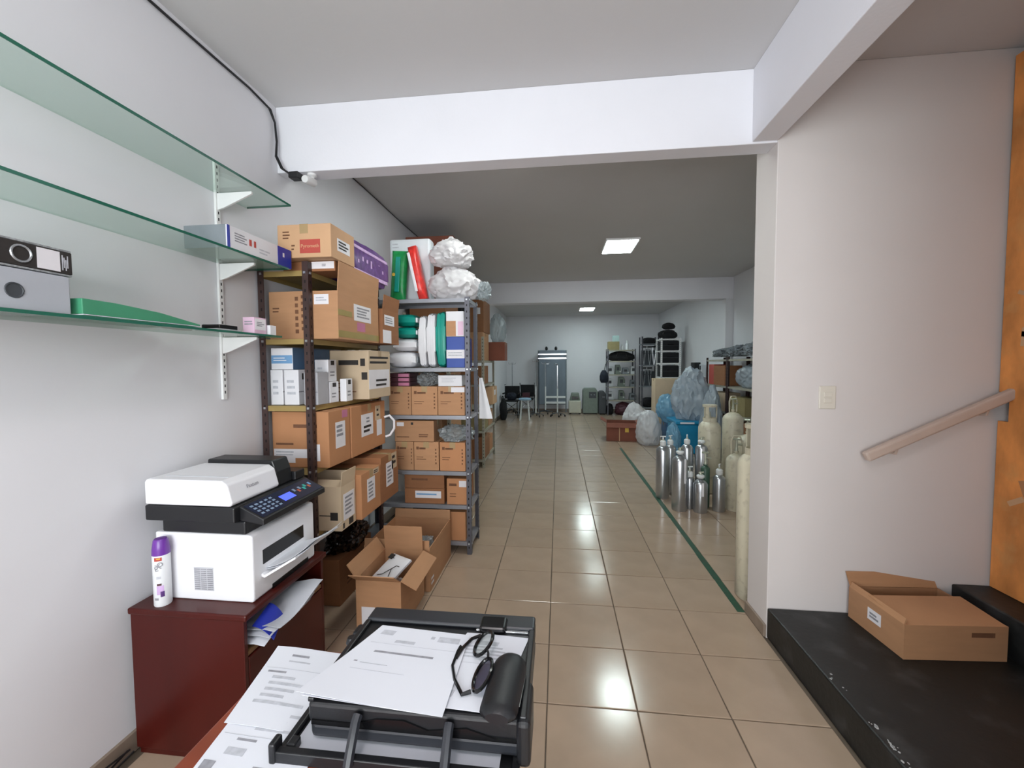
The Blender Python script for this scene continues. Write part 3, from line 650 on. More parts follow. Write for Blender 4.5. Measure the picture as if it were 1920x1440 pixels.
bag('clear crumpled film inside the long open carton', (-.96, 2.83, .01), (.07, .12, .16), 'bag_clear', 11, name='plastic_film', cat='packaging', amp=.2, wr=.12)
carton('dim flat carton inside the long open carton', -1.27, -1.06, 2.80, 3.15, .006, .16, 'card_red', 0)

# ------------------------------------------------------------------ grey rack facing the viewer
RX0, RX1, RY0, RY1 = -1.655, -.700, 3.222, 3.56
rack('grey slotted metal rack facing the front room, full of cartons', RX0, RX1, RY0, RY1, [.10, .40, .675, 1.13, 1.515, 2.065], 2.075, 'rack_grey', 'rack_shelf_grey')
pxx = lambda u: -.719 + (u - 880) * .00424
pzz = lambda v: 1.513 - (v - 690) * .0042
FY = 3.245
def rb(label, u0, u1, z0, z1, m, d=.27, **k):
    return carton(label, pxx(u0), pxx(u1), FY, FY + d, z0, z1, m, **k)
# top: foam box, bags of pasta-like packs, white sacks, brown box
r = rb('white foam box standing on top of the grey rack', 714, 798, 2.076, 2.60, 'poly_white', d=.12, name='foam_box', tape=None, bevel=.02, marks=[('l', '-y', .08, .84, .25, .94, 2, 'print_light', 'printing', .4)])
r.location.y = 3.47
def packs():
    for i, (u, h, tilt, m, m2, lab) in enumerate(((738, .40, 4, 'green_pack', 'teal', 'green foil pack standing against the foam box'), (790, .44, -12, 'red_pack', 'white_box', 'tall red and white foil pack leaning on the white sacks'))):
        r = thing('foil_pack', lab, 'pack', (pxx(u), 3.335, 2.077), 0)
        o = pillow(r, 'pouch', .13 if i == 0 else .07, h, .08 if i == 0 else .15, m, i, .45, n=10)
        o.data.transform(Matrix.Translation((0, 0, h / 2)) @ Matrix.Rotation(math.radians(90), 4, 'X') @ Matrix.Translation((0, 0, -.04 if i == 0 else -.075)))
        o.rotation_euler = (0, math.radians(tilt), 0)
        e = .052 if i == 0 else .085
        MB().box(-.02 if i == 0 else -.034, .02 if i == 0 else -.012, -e, -e + .012, .06, h * .86).build('printed_band', m2, o, bevel=.004)
        if i == 0: MB().lathe([(.014, 0), (.014, .003)], (0, 0), 10).build('seal', 'yellow_print', o).matrix_local = Matrix.Translation((-.03, -e + .004, .2)) @ Matrix.Rotation(PI / 2, 4, 'X')
packs()
bag('lower white plastic sack on top of the grey rack', (pxx(848), 3.38, 2.077), (.20, .13, .135), 'bag_white', 2, name='plastic_sack', group='white plastic sacks on the grey rack', amp=.16, wr=.09)
bag('upper white plastic sack with twisted top on the grey rack', (pxx(842), 3.375, 2.345), (.17, .14, .115), 'bag_white', 6, name='plastic_sack', group='white plastic sacks on the grey rack', knot=.3, amp=.16, wr=.09)
bag('clear crumpled sack hanging over the corner of the grey rack', (pxx(905), 3.42, 2.077), (.05, .10, .08), 'bag_clear', 8, name='plastic_sack', amp=.25, wr=.12)
# level 1.515
def softpack(label, u0, u1, z0, z1, m, seed, upright=False, group=None, hem=None, d=.25):
    w_, h = pxx(u1) - pxx(u0), z1 - z0
    r = thing('soft_pack', label, 'pack', ((pxx(u0) + pxx(u1)) / 2, FY + d / 2 + .005, z0 + .001), 0, group)
    o = pillow(r, 'wrapped_bundle', w_, d, h, m, seed, .30 if not upright else .18, n=10)
    if hem: MB().box(w_ / 2 - .02, w_ / 2 + .012, -d / 2 + .02, d / 2 - .02, h * .3, h * .7).build('sealed_end', hem, r, bevel=.008)
    return r
softpack('upper teal wrapped pack in the stack on the grey rack', 735, 778, 1.852, 1.955, 'teal', 1, group='teal and white packs stacked on the grey rack', hem='label_white')
softpack('lower teal wrapped pack in the stack on the grey rack', 735, 778, 1.757, 1.850, 'teal', 2, group='teal and white packs stacked on the grey rack', hem='label_white')
softpack('white wrapped pack just below the teal packs', 734, 780, 1.650, 1.755, 'white_box', 3, group='teal and white packs stacked on the grey rack', hem='bag_clear')
softpack('bottom white wrapped pack of the stack under the teal packs', 722, 778, 1.516, 1.648, 'white_box', 4, group='teal and white packs stacked on the grey rack', hem='bag_clear')
softpack('left upright white pack beside the teal stack', 784, 799, 1.516, 1.945, 'white_box', 5, True, group='upright packs on the grey rack')
softpack('right upright white pack beside the upright teal pack', 800, 817, 1.516, 1.965, 'white_box', 6, True, group='upright packs on the grey rack')
softpack('upright teal pack beside the blue box', 818, 837, 1.516, 1.975, 'teal', 7, True, group='upright packs on the grey rack')
rb('bright blue box with a white label at the grey rack corner', 839, 874, 1.516, 1.762, 'blue_box', name='blue_carton', tape=None, marks=[('p', '-y', .0, .30, 1, .58, 'label_white'), ('l', '-y', .1, .36, .9, .52, 2, 'print_light', 'printing', .4, .0013), ('p', '+x', 0, 0, 1, 1, 'blue_dark', 'dark_side')])
rb('white carton with brown corner on the blue box', 839, 873, 1.763, 1.965, 'white_box', d=.24, name='white_carton', tape=None, marks=[('p', '-y', .0, .02, .55, .62, 'card', 'brown_panel'), ('p', '-y', .66, .05, .97, .6, 'pink_box', 'pale_panel')])
# level 1.13
CM = lambda: [('p', '-y', .1, .74, .2, .84, 'print_brown', 'logo'), ('l', '-y', .22, .75, .6, .83, 1, 'print_brown', 'printing', .8), ('l', '-y', .1, .35, .5, .5, 2, 'print_brown', 'printing', .25), ('l', '-y', .86, .2, .92, .8, 5, 'print_brown', 'printing', .5)]
for i, (a, b, lab) in enumerate(((724, 768, 'left of three small brown cartons in the upper row on the grey rack'), (769, 820, 'middle of three small brown cartons in the upper row on the grey rack'), (821, 873, 'right of three small brown cartons in the upper row on the grey rack'))):
    rb(lab, a, b, 1.131, 1.365, 'card', group='small brown cartons on the grey rack', tapeaxis='y', marks=CM() + ([('p', '-y', .5, .8, 1, .97, 'label_white')] if i == 2 else []))
for i in range(3):
    carton(('lowest', 'middle', 'top')[i] + ' flat maroon and pink box stacked on the left small carton', pxx(724), pxx(766), FY + .005, FY + .22, 1.366 + i * .036, 1.366 + (i + 1) * .036 - .001, 'maroon', 0, name='flat_box', group='flat maroon boxes', tape=None, marks=[('p', '-y', .45, .12, .95, .85, 'label_pink', 'pink_print')])
bag('grey-green plastic bag on the middle small carton', (pxx(795), 3.37, 1.366), (.085, .11, .062), 'bag_clear', 12, amp=.2, wr=.14)
rb('flat white box on the right small carton', 822, 868, 1.366, 1.455, 'white_box', d=.2, name='white_carton', tape=None, marks=[('l', '-y', .15, .3, .85, .8, 3, 'print_light', 'printing', .25)])
# level .675
rb('wide flat brown carton above the lower row on the grey rack', 734, 812, .912, 1.085, 'card', d=.24, marks=[('p', '-y', .06, .74, .24, .92, 'label_white'), ('p', '-y', .42, .8, .48, .92, 'print_black', 'logo'), ('l', '-y', .62, .2, .95, .38, 2, 'print_brown', 'printing', .5), ('l', '-y', .05, .18, .4, .26, 1, 'print_brown')])
for i, (a, b, lab) in enumerate(((735, 771, 'left of three small brown cartons in the lower row on the grey rack'), (772, 821, 'middle of three small brown cartons in the lower row on the grey rack'), (823, 873, 'right of three small brown cartons in the lower row, under clear film'))):
    rb(lab, a, b, .676, .91, 'card_orange' if i == 2 else 'card', group='small brown cartons on the grey rack', tapeaxis='y', marks=CM())
bag('crumpled clear film lying on the lower small cartons', (pxx(850), 3.345, .914), (.125, .10, .07), 'bag_clear', 13, name='plastic_film', cat='packaging', amp=.3, wr=.16)
# level .40
rb('upper of two wide brown cartons on the low grey shelf', 752, 831, .526, .64, 'card_dark', group='wide cartons on the low grey shelf', marks=[('l', '-y', .18, .62, .8, .78, 1, 'print_brown', 'printing', .9)])
rb('lower of two wide brown cartons with white strip label on the low grey shelf', 752, 831, .401, .525, 'card_dark', group='wide cartons on the low grey shelf', tape=None, marks=[('p', '-y', .27, .38, .92, .85, 'label_white', 'strip_label'), ('l', '-y', .3, .5, .85, .75, 1, 'blue_band', 'printing', .4, .0013)])
rb('small square orange-brown carton at the right of the low grey shelf', 836, 875, .401, .615, 'card_orange', marks=[('p', '-y', .62, .68, .98, .92, 'label_white'), ('l', '-y', .12, .72, .5, .84, 1, 'print_brown', 'printing', .8), ('l', '-y', .15, .25, .5, .45, 2, 'print_brown', 'printing', .3)])
# bottom
rb('brown carton at the foot of the grey rack', 828, 872, .101, .34, 'card_orange', d=.25)
bag('dark crumpled bag on the bottom shelf of the grey rack', (pxx(780), 3.39, .101), (.16, .12, .12), 'navy_cloth', 14, amp=.2, wr=.1)
r = thing('hanging_cloth', 'white cloth hanging behind the grey rack corner', 'cloth', (-.655, 3.60, 1.06))
MB().sheet(lambda u, v: (-.045 + (.03 + .09 * (1 - v)) * u, .006 * math.sin(u * 7) + .01 * v, .36 * v), 8, 8, .002).build('cloth', 'white_box', r, True)
MB().tube([(-.04, .005, .36), (-.055, -.02, .38), (-.06, -.035, .37)], .004, 6).build('hook', 'zinc', r, True)
# dark brown box seen above the sacks, on a rack behind
# ------------------------------------------------------------------ rear left rack
rack('pale beige metal rack along the left wall behind the grey rack', -1.66, -1.09, 6.0, 7.0, [.12, .55, .90, 1.24, 1.60], 1.95, 'rack_beige', 'rack_beige')
rack('beige metal rack along the left wall, in the gap behind the grey rack', -1.66, -1.15, 4.3, 5.3, [.12, .6, 1.1, 1.6, 2.05], 2.1, 'rack_beige', 'rack_beige')
BX = [('lowest left brown carton on the rear beige rack', -1.60, -1.10, 6.05, 6.5, .121, .45, 'card_dark'), ('low brown carton at the far end of the rear beige rack', -1.55, -1.12, 6.55, 6.95, .551, .80, 'card'),
      ('pale carton on the middle of the rear beige rack', -1.5, -1.04, 6.5, 6.93, .901, 1.18, 'card_pale'), ('brown carton under the upper shelf of the rear beige rack', -1.6, -1.13, 6.04, 6.6, 1.241, 1.52, 'card_dark'),
      ('brown carton on the upper shelf of the rear beige rack', -1.6, -1.11, 6.04, 6.55, 1.601, 2.02, 'card'), ('large top carton with round white sticker on the rear beige rack', -1.58, -1.10, 6.06, 6.62, 2.021, 2.50, 'card_dark'),
      ('maroon carton jutting from the rear beige rack', -1.30, -.86, 6.62, 6.95, 1.601, 1.90, 'card_red'), ('open low carton at the foot of the rear beige rack', -1.5, -1.12, 6.55, 6.94, .121, .38, 'card_orange'),
      ('carton with dark stripes on the low shelf of the rear beige rack', -1.56, -1.12, 6.04, 6.5, .551, .82, 'khaki')]
for b in BX:
    mk = [('p', '+x', .3, .5, .7, .8, 'label_white')] if 'pale' in b[0] or 'far end' in b[0] else []
    if 'round' in b[0]: mk = [('p', '-y', .72, .55, .9, .75, 'label_white', 'sticker')]
    carton(*b, marks=mk)
bag('pale greenish soft pack on the maroon carton', (-1.0, 6.80, 1.902), (.13, .12, .26), 'bag_clear', 15, name='soft_bundle', amp=.12)
BX = [('upper brown carton on the second beige rack', -1.6, -1.2, 4.35, 4.9, 2.051, 2.42, 'card_dark'), ('middle carton on the second beige rack', -1.6, -1.2, 4.35, 4.9, 1.601, 1.95, 'card'), ('lower carton on the second beige rack', -1.6, -1.2, 4.4, 5.0, 1.101, 1.45, 'card_dark'), ('bottom carton on the second beige rack', -1.6, -1.2, 4.4, 5.0, .601, .95, 'card')]
for b in BX: carton(*b)
carton('dark red-brown carton high behind the white sacks', -1.62, -1.10, 4.32, 4.95, 2.43, 2.90, 'card_red', marks=[('p', '-y', .1, .3, .35, .7, 'card_dark', 'panel')])
bag('dark bundle beside the high red-brown carton', (-1.34, 5.13, 2.052), (.2, .13, .42), 'black_cloth', 16, name='cloth_bundle', cat='bundle', amp=.2)

# ------------------------------------------------------------------ red cabinet with printer
def cabinet():
    r = thing('side_cabinet', 'dark red wooden side cabinet with open shelf under the white printer', 'cabinet', (-1.425, 1.66, 0))
    X, Y = .245, .265
    pbox(r, 'top', (-X, X + .012, -Y - .008, Y + .008, .575, .60), 'mahogany', .006)
    pbox(r, 'side_panel', (-X + .005, X - .004, -Y, -Y + .018, .03, .575), 'mahogany', .002)
    pbox(r, 'side_panel', (-X + .005, X - .004, Y - .018, Y, .03, .575), 'mahogany', .002)
    pbox(r, 'back_panel', (-X + .005, -X + .015, -Y + .018, Y - .018, .05, .575), 'mahogany', 0)
    pbox(r, 'shelf_board', (-X + .015, X - .006, -Y + .0185, Y - .0185, .425, .443), 'oak_edge', .002)
    dr = pbox(r, 'door', (X - .022, X - .002, -Y + .020, Y - .020, .06, .42), 'mahogany', .003)
    MB().tube([(X - .002, -.1, .33), (X + .02, -.1, .33), (X + .02, -.1, .25), (X - .002, -.1, .25)], .005, 8).build('handle', 'zinc', dr, True)
    pbox(r, 'plinth', (-X + .01, X - .03, -Y + .01, Y - .01, 0, .03), 'mahogany', 0)
cabinet()
def folded_papers():
    r = thing('paper_stack', 'crumpled white papers with navy corner sticking out of the cabinet shelf', 'papers', (-1.23, 1.60, .444))
    for k in range(4):
        MB().sheet(lambda u, v: (-.12 + .22 * u + .015 * k, -.17 + .30 * v + .01 * k, .004 + k * .018 + .045 * u * (.4 + .6 * v) + .012 * math.sin(5 * v + k) - .05 * max(0, u - .8)), 10, 10, .0012).build('sheet', 'paper' if k % 2 == 0 else 'paper_shade', r, True)
    MB().sheet(lambda u, v: (.035 + .09 * u * (1 - .3 * v), -.15 + .10 * v, .075 + .035 * v - .05 * u * u), 8, 8, .002).build('navy_corner', 'royal_box', r, True)
folded_papers()
def printer():
    r = thing('laser_printer', 'white and black multifunction laser printer on the red cabinet', 'printer', (-1.41, 1.675, .6005))
    X, Y = .212, .205     # front faces +x
    b = MB(); b.prism([(-X, 0), (X - .005, 0), (X, .01), (X, .265), (X - .01, .272), (-X, .272)], -Y, Y, 'y'); b.build('body', 'printer_white', r, bevel=.006)
    pbox(r, 'vent_plate', (-.045, .04, -Y - .0015, -Y + .001, .04, .135), 'printer_grey', .001)
    v = MB()
    for i in range(11):
        for j in range(3): v.box(-.042 + j * .028, -.018 + j * .028, -Y - .0024, -Y - .0014, .045 + i * .008, .049 + i * .008)
    v.build('vent_slats', 'print_grey', r)
    # front: output mouth, open tray with papers
    pbox(r, 'front_mouth', (X - .002, X + .0012, -.15, .12, .13, .19), 'gloss_black', .001)
    pbox(r, 'tray_gap', (X - .002, X + .0012, -.10, .15, -.0, .022), 'gloss_black', .0)
    tr = MB().add([(X, -.165, .085), (X + .02, -.165, .082), (X + .13, -.15, .15), (X + .13, .14, .15), (X + .02, .16, .082), (X, .16, .085)], [(0, 1, 4, 5), (1, 2, 3, 4)])
    M = [(X + a, y, z) for y in (-.16, .16) for a, z in ((0.0, .085), (.012, .080), (.15, .165), (.148, .172), (.014, .092), (0, .096))]
    tr = MB(); tr.add(M, [tuple(range(6))[::-1], tuple(range(6, 12))] + [(i, (i + 1) % 6, 6 + (i + 1) % 6, 6 + i) for i in range(6)])
    t = tr.build('paper_tray', 'printer_white', r)
    for k in range(2):
        MB().sheet(lambda u, v: (X - .04 + .235 * u, -.135 + .26 * v, .1 + k * .006 + .115 * u * u * .9 + .006 * math.sin(6 * v + k) * u), 8, 6, .0012).build('paper_sheet', 'paper', t, True)
    # black neck and scanner bed
    pbox(r, 'neck', (-X + .03, X - .03, -Y + .004, Y - .004, .272, .325), 'printer_black', .006)
    sc = pbox(r, 'scanner_bed', (-X - .02, X - .055, -Y - .02, Y + .03, .325, .387), 'printer_black', .006)
    # white document feeder lid on the near side, black input tray on the far side
    ld = MB(); ld.prism([(-X - .02, .389), (X - .075, .389), (X - .065, .40), (X - .085, .475), (X - .11, .492), (-X - .01, .492), (-X - .02, .48)], -Y - .018, .055, 'y')
    L_ = ld.build('feeder_lid', 'printer_white', r, bevel=.008, seg=3)
    MB().tube([(-X + .02, -.17, .4925), (X - .12, -.17, .4925)], .002, 5).build('lid_groove', 'printer_grey', L_)
    nrm = Vector((.075, 0, .02)).normalized()
    lettering(L_, 'Pantum', .022, (X - .0735, -.10, .445), (0, 1, 0), (-.02, 0, .075), 'print_grey')
    MB().prism([(-X - .01, .389), (X - .075, .389), (X - .08, .455), (X - .10, .508), (-X, .508)], .058, .16, 'y').build('feeder_cover', 'printer_black', r, bevel=.006)
    MB().prism([(-X, .389), (X - .06, .389), (X - .06, .43), (-X, .45)], .162, Y + .03, 'y').build('feeder_tray', 'printer_black', r, bevel=.004)
    # tilted control panel
    cp = MB(); cp.prism([(X - .058, .385), (X + .045, .335), (X + .045, .31), (X - .058, .325)], -Y + .01, Y + .03, 'y'); P = cp.build('control_panel', 'printer_black', r, bevel=.004)
    S = lambda t, y, h=.0: (X - .058 + .103 * t, y, .3855 - .05 * t + h)
    def quad(y0, y1, t0, t1, m, n, h0=.0004, h1=.0016):
        a = [S(t0, y0, h0), S(t1, y0, h0), S(t1, y1, h0), S(t0, y1, h0), S(t0, y0, h1), S(t1, y0, h1), S(t1, y1, h1), S(t0, y1, h1)]
        MB().add(a, [(3, 2, 1, 0), (4, 5, 6, 7), (0, 1, 5, 4), (1, 2, 6, 5), (2, 3, 7, 6), (3, 0, 4, 7)]).build(n, m, P)
    quad(-.185, .225, .1, .92, 'panel_navy', 'overlay', .0002, .0008)
    quad(-.02, .055, .38, .72, 'lcd', 'display')
    for i in range(5):
        for j in range(4): quad(-.17 + i * .027, -.155 + i * .027, .22 + j * .16, .30 + j * .16, 'key_grey', 'key')
    for i, m in enumerate(('key_grey', 'key_red', 'key_grey', 'key_teal', 'key_teal', 'key_red', 'blue_band')):
        quad(.075 + i * .019, .088 + i * .019, .34 + .12 * (i % 2), .5 + .12 * (i % 2), m, 'key')
printer()
def can():
    r = thing('spray_can', 'white air freshener spray can with purple cap beside the printer', 'spray can', (-1.558, 1.432, .6005))
    MB().lathe([(.027, 0), (.029, .004), (.029, .20), (.027, .206), (.022, .21)], (0, 0), 24).build('can_body', 'can_white', r, True)
    MB().lathe([(.0295, .203), (.0285, .225), (.024, .258), (.02, .264), (.0, .265)], (0, 0), 24).build('cap', 'lid_purple', r, True)
    def wrap(a0, a1, z0, z1, m, n, rr=.0293):
        vs = []; N = 8
        for j, z in enumerate((z0, z1)):
            for i in range(N + 1):
                a = math.radians(a0 + (a1 - a0) * i / N); vs.append((rr * math.cos(a), rr * math.sin(a), z))
        MB().add(vs, [(i, i + 1, N + 2 + i, N + 1 + i) for i in range(N)]).build(n, m, r, True)
    wrap(270, 320, .183, .197, 'label_red', 'red_flash'); wrap(285, 310, .190, .194, 'yellow_print', 'yellow_flash', .0295)
    for i, (a, z) in enumerate(((283, .152), (295, .160), (307, .168))):
        th = math.radians(a); lettering(r, 'EXO'[i], .026, (.0297 * math.cos(th), .0297 * math.sin(th), z), (-math.sin(th), math.cos(th), .25), (.25 * math.sin(th), -.25 * math.cos(th), 1), 'print_grey', bold=.0004)
    wrap(280, 325, .05, .085, 'lilac', 'flower_print'); wrap(283, 312, .086, .094, 'maroon', 'flower_print', .0295); wrap(303, 328, .040, .062, 'purple', 'flower_print', .0295); wrap(262, 290, .028, .037, 'print_grey', 'printing'); wrap(280, 310, .112, .122, 'print_light', 'printing')
can()
# ------------------------------------------------------------------ desk with black printer
def desk():
    r = thing('desk', 'reddish wooden desk in the foreground carrying papers and the black printer', 'desk', (-.42, .62, 0))
    pbox(r, 'top', (-.335, .30, -.40, .425, .72, .75), 'desk_wood', .004)
    for x in (-.30, .26): pbox(r, 'side_panel', (x - .012, x + .012, -.38, .40, 0, .7195), 'mahogany', .002)
    pbox(r, 'modesty_panel', (-.287, .247, .36, .378, .25, .7195), 'mahogany', .002)
desk()
DZ = .7505
def paper_sheet(label, corners, z, name='printed_sheet', lift=None, content=(), t=.0006, group=None, nu=12, nv=12, sub=None):
    """corners: near-left, near-right, far-right, far-left in world xy"""
    c0 = sum((Vector((*c, 0)) for c in corners), Vector()) / 4
    r = thing(name, label, 'paper', (c0.x, c0.y, z), 0, group)
    A, B, C_, D_ = [Vector((*c, 0)) - c0 for c in corners]
    lift = lift or (lambda u, v: 0)
    def fn(u, v, h=0):
        p = (A * (1 - u) + B * u) * (1 - v) + (D_ * (1 - u) + C_ * u) * v
        return (p.x, p.y, lift(u, v) + h)
    MB().sheet(fn, nu, nv, t).build('sheet', 'paper', r, True)
    for (u0, v0, u1, v1, m, n) in content:
        k = 6
        MB().sheet(lambda a, b: fn(u0 + (u1 - u0) * a, v0 + (v1 - v0) * b, t + .0003), k, 2, .0002).build(n, m, r, True)
    return r, fn
# long printed sheets lying on the desk left of the printer
def rows(u0, u1, v0, v1, n, m='print_light', fill=.45):
    out = []
    for i in range(n):
        a = v1 - (v1 - v0) * i / n; out.append((u0 + random.uniform(0, .06), a - (v1 - v0) / n * fill, u1 - random.uniform(0, (u1 - u0) * .5), a, m, 'printing'))
    return out
r, fn = paper_sheet('printed invoice sheet lying on the desk farther from the viewer', [(-.735, .80), (-.515, .79), (-.585, 1.036), (-.783, 1.044)], DZ + .0016,
    lift=lambda u, v: .0004 + .006 * max(0, v - .8) * (1 - u) + .0015 * math.sin(u * 5), content=[(.3, .86, .55, .89, 'print_grey', 'printing'), (.1, .62, .35, .645, 'print_grey', 'printing'), (.3, .78, .6, .80, 'print_light', 'printing'), (.05, .68, .9, .685, 'print_light', 'ruled_line')] + rows(.15, .8, .2, .58, 5))
r, fn = paper_sheet('printed invoice sheet with grey square stamp lying on the desk nearest the viewer', [(-.70, .60), (-.48, .59), (-.50, .86), (-.735, .87)], DZ,
    lift=lambda u, v: .0003 + .001 * math.sin(u * 4 + v * 3) ** 2, content=[(.04, .36, .16, .44, 'print_grey', 'grey_square'), (.17, .5, .36, .56, 'print_light', 'printing'), (.52, .42, .78, .445, 'print_grey', 'printing'), (.3, .72, .75, .745, 'print_light', 'printing'), (.2, .62, .4, .64, 'print_grey', 'printing'), (.04, .66, .95, .664, 'print_light', 'ruled_line')] + rows(.2, .8, .76, .95, 3))
def black_printer():
    r = thing('inkjet_printer', 'black flat multifunction printer on the desk with its tray pulled out', 'printer', (-.29, .93, DZ))
    X = .228; Y0, Y1 = -.158, .165     # near / far
    # body
    pbox(r, 'body', (-X, X, Y0 + .004, Y1, .010, .048), 'plastic_dark', .012, 3)
    for sx in (-1, 1):
        for y in (Y0 + .05, Y1 - .04): MB().lathe([(.012, 0), (.012, .0125)], (sx * .18, y), 12).build('foot', 'plastic_black', r)
    # scanner lid: frame with recessed top
    b = MB(); z0, z1 = .050, .100
    b.box(-X, X, Y0, Y1, z0, z1 - .008)
    ld = b.build('scanner_lid', 'plastic_black', r, bevel=.008, seg=3)
    pbox(ld, 'rim', (-X, X, Y1 - .055, Y1, z1 - .008, z1 + .004), 'plastic_dark', .006, 3)
    pbox(ld, 'rim', (-X, -X + .014, Y0, Y1 - .055, z1 - .008, z1 + .002), 'plastic_black', .003)
    pbox(ld, 'rim', (X - .014, X, Y0, Y1 - .055, z1 - .008, z1 + .002), 'plastic_black', .003)
    pbox(ld, 'hinge', (.085, .155, Y1 - .075, Y1 - .02, z1 - .006, z1 + .012), 'gloss_black', .008, 3)
    pbox(ld, 'silver_strip', (.075, X - .015, Y1 - .064, Y1 - .056, z1 - .008, z1 - .002), 'chrome', .002)
    # sculpted near edge with wave lines
    MB().prism([(-X + .01, .058), (-X + .10, .058), (-X + .15, .072), (-.02, .074), (.03, .058), (X - .12, .070), (X - .06, .054), (X - .005, .054), (X - .005, .049), (-X + .01, .049)], Y0 - .004, Y0 + .004, 'y').build('front_trim', 'gloss_black', r)
    pbox(r, 'side_cap', (X - .02, X + .008, Y0 - .01, Y0 + .10, .004, .098), 'plastic_black', .01, 3)
    # pulled-out lower tray
    tr = MB().box(-.275, .215, -.204, -.188, .0, .024).box(-.275, -.262, -.188, .06, .0, .016).box(.20, .215, -.188, .0, .0, .014).box(-.262, .20, -.188, .0, .0, .004)
    t = tr.build('output_tray', 'plastic_black', r, bevel=.002)
    pbox(t, 'corner_stop', (-.282, -.268, -.208, -.18, .0, .042), 'plastic_black', .004)
    pbox(t, 'corner_stop', (-.26, -.24, -.186, -.162, .004, .024), 'plastic_black', .004)
    MB().sheet(lambda u, v: (-.255 + .43 * u, -.186 + .18 * v, .0045 + .001 * math.sin(u * 6)), 8, 6, .0006).build('paper_sheet', 'paper_shade', t, True)
    for x in (-.115, .075):
        a = MB(); a.tube([(x, Y0 - .006, .080), (x, Y0 - .016, .074), (x, -.200, .032), (x, -.208, .016)], .010, 8)
        a.build('tray_arm', 'plastic_dark', r, True)
    MB().lathe([(.012, .07), (.014, .078), (.010, .09)], (-X - .012, .05), 12).build('knob', 'plastic_black', r, True)
    pbox(r, 'side_latch', (-X - .022, -X - .001, .07, .11, .06, .088), 'plastic_black', .006)
black_printer()
TZ = DZ + .0945
r, fn = paper_sheet('printed form with signature lying on the black printer beneath the spectacles', [(-.30, .785), (-.125, .78), (-.075, 1.015), (-.235, 1.02)], TZ, lift=lambda u, v: .0005 + .001 * math.sin(u * 4),
    content=[(.2, .12, .4, .2, 'print_light', 'signature'), (.25, .82, .6, .88, 'print_light', 'printing'), (.1, .55, .9, .553, 'print_light', 'ruled_line')] + rows(.15, .8, .6, .8, 4))
r, fn = paper_sheet('topmost printed delivery form curling over the edge of the black printer', [(-.545, .775), (-.225, .752), (-.225, 1.005), (-.465, 1.022)], TZ + .003,
    lift=lambda u, v: .001 + .012 * (1 - v) ** 2 * (1 - u) + .006 * u * u * (1 - v), content=[(.08, .86, .22, .93, 'print_light', 'printing'), (.62, .87, .66, .91, 'print_light', 'printing'), (.70, .84, .92, .92, 'print_light', 'printing'), (.2, .60, .75, .625, 'print_grey', 'printing'), (.12, .45, .15, .465, 'print_grey', 'printing'), (.18, .44, .42, .45, 'print_light', 'printing'), (.15, .36, .6, .364, 'print_light', 'ruled_line'), (.08, .73, .95, .733, 'print_light', 'ruled_line'), (.3, .76, .5, .8, 'print_light', 'printing')])
for k in range(2):
    paper_sheet(('lower', 'upper')[k] + ' plain sheet of the pile under the curling delivery form', [(-.53 + .008 * k, .772 + .004 * k), (-.235, .762), (-.238, .99), (-.46, 1.0)], TZ + .001 + .0008 * k, lift=lambda u, v: .0004 + .010 * (1 - v) ** 2 * (1 - u), group='sheets under the curling form')
def spectacles():
    r = thing('spectacles', 'pair of dark framed spectacles lying folded on the papers', 'glasses', (-.195, .905, TZ + .006), 0)
    P = lambda x, y, z=0: (x, y, z)
    # frame front seen edge-on: two lens rims side by side along the right, temples looping left
    rim = [P(.030 + .020 * math.cos(a), -.045 + .046 * math.sin(a), .012 + .014 * math.cos(a)) for a in [i * PI / 9 for i in range(18)]]
    MB().tube(rim, .0042, 6, True).build('rim', 'gloss_black', r, True)
    MB().add(rim, [tuple(range(18))]).build('lens', 'lens', r)
    rim2 = [P(.014 + .022 * math.cos(a), .055 + .040 * math.sin(a), .012 + .014 * math.cos(a)) for a in [i * PI / 9 for i in range(18)]]
    MB().tube(rim2, .0044, 6, True).build('rim', 'gloss_black', r, True)
    MB().add(rim2, [tuple(range(18))]).build('lens', 'window_glass', r)
    MB().tube([P(.035, -.004, .02), P(.034, .006, .024), P(.03, .016, .022)], .003, 6).build('bridge', 'gloss_black', r, True)
    MB().tube([P(.012, -.085, .004), P(-.005, -.093, .003), P(-.03, -.055, .003), P(-.046, -.015, .003), P(-.045, .03, .004), P(-.042, .05, .004)], [.0045, .0042, .0038, .0036, .0034, .0034], 6).build('temple', 'gloss_black', r, True)
    MB().tube([P(.0, .092, .006), P(-.02, .08, .004), P(-.036, .045, .003), P(-.043, .01, .003)], .004, 6).build('temple', 'gloss_black', r, True)
spectacles()
def case():
    r = thing('glasses_case', 'black oval spectacle case beside the spectacles on the black printer', 'case', (-.112, .832, TZ + .001), -4)
    mb = MB(); n = 16; prof = []
    for i in range(17):
        t = i / 16; y = -.085 + .18 * t; rr = (1 - max(0, (t - .72) / .28) ** 2) ** .5 * (1 - max(0, (.12 - t) / .12) ** 3 * .4) if t < 1 else .02
        for j in range(n):
            a = 2 * PI * j / n; mb.v.append((.038 * rr * math.cos(a), y, .019 + .018 * rr * math.sin(a)))
    for i in range(16):
        for j in range(n): mb.f.append((i * n + j, i * n + (j + 1) % n, (i + 1) * n + (j + 1) % n, (i + 1) * n + j))
    mb.f += [tuple(range(n)), tuple(range(16 * n, 17 * n))]
    mb.build('shell', 'plastic_black', r, True)
    MB().tube([(.0385 * math.cos(a) * (1 if math.sin(a) < .4 else 1), -.0 , .019) for a in (0,)] + [(.0385, -.05, .019), (.0385, .03, .019)], .001, 4).build('seam', 'gloss_black', r)
case()
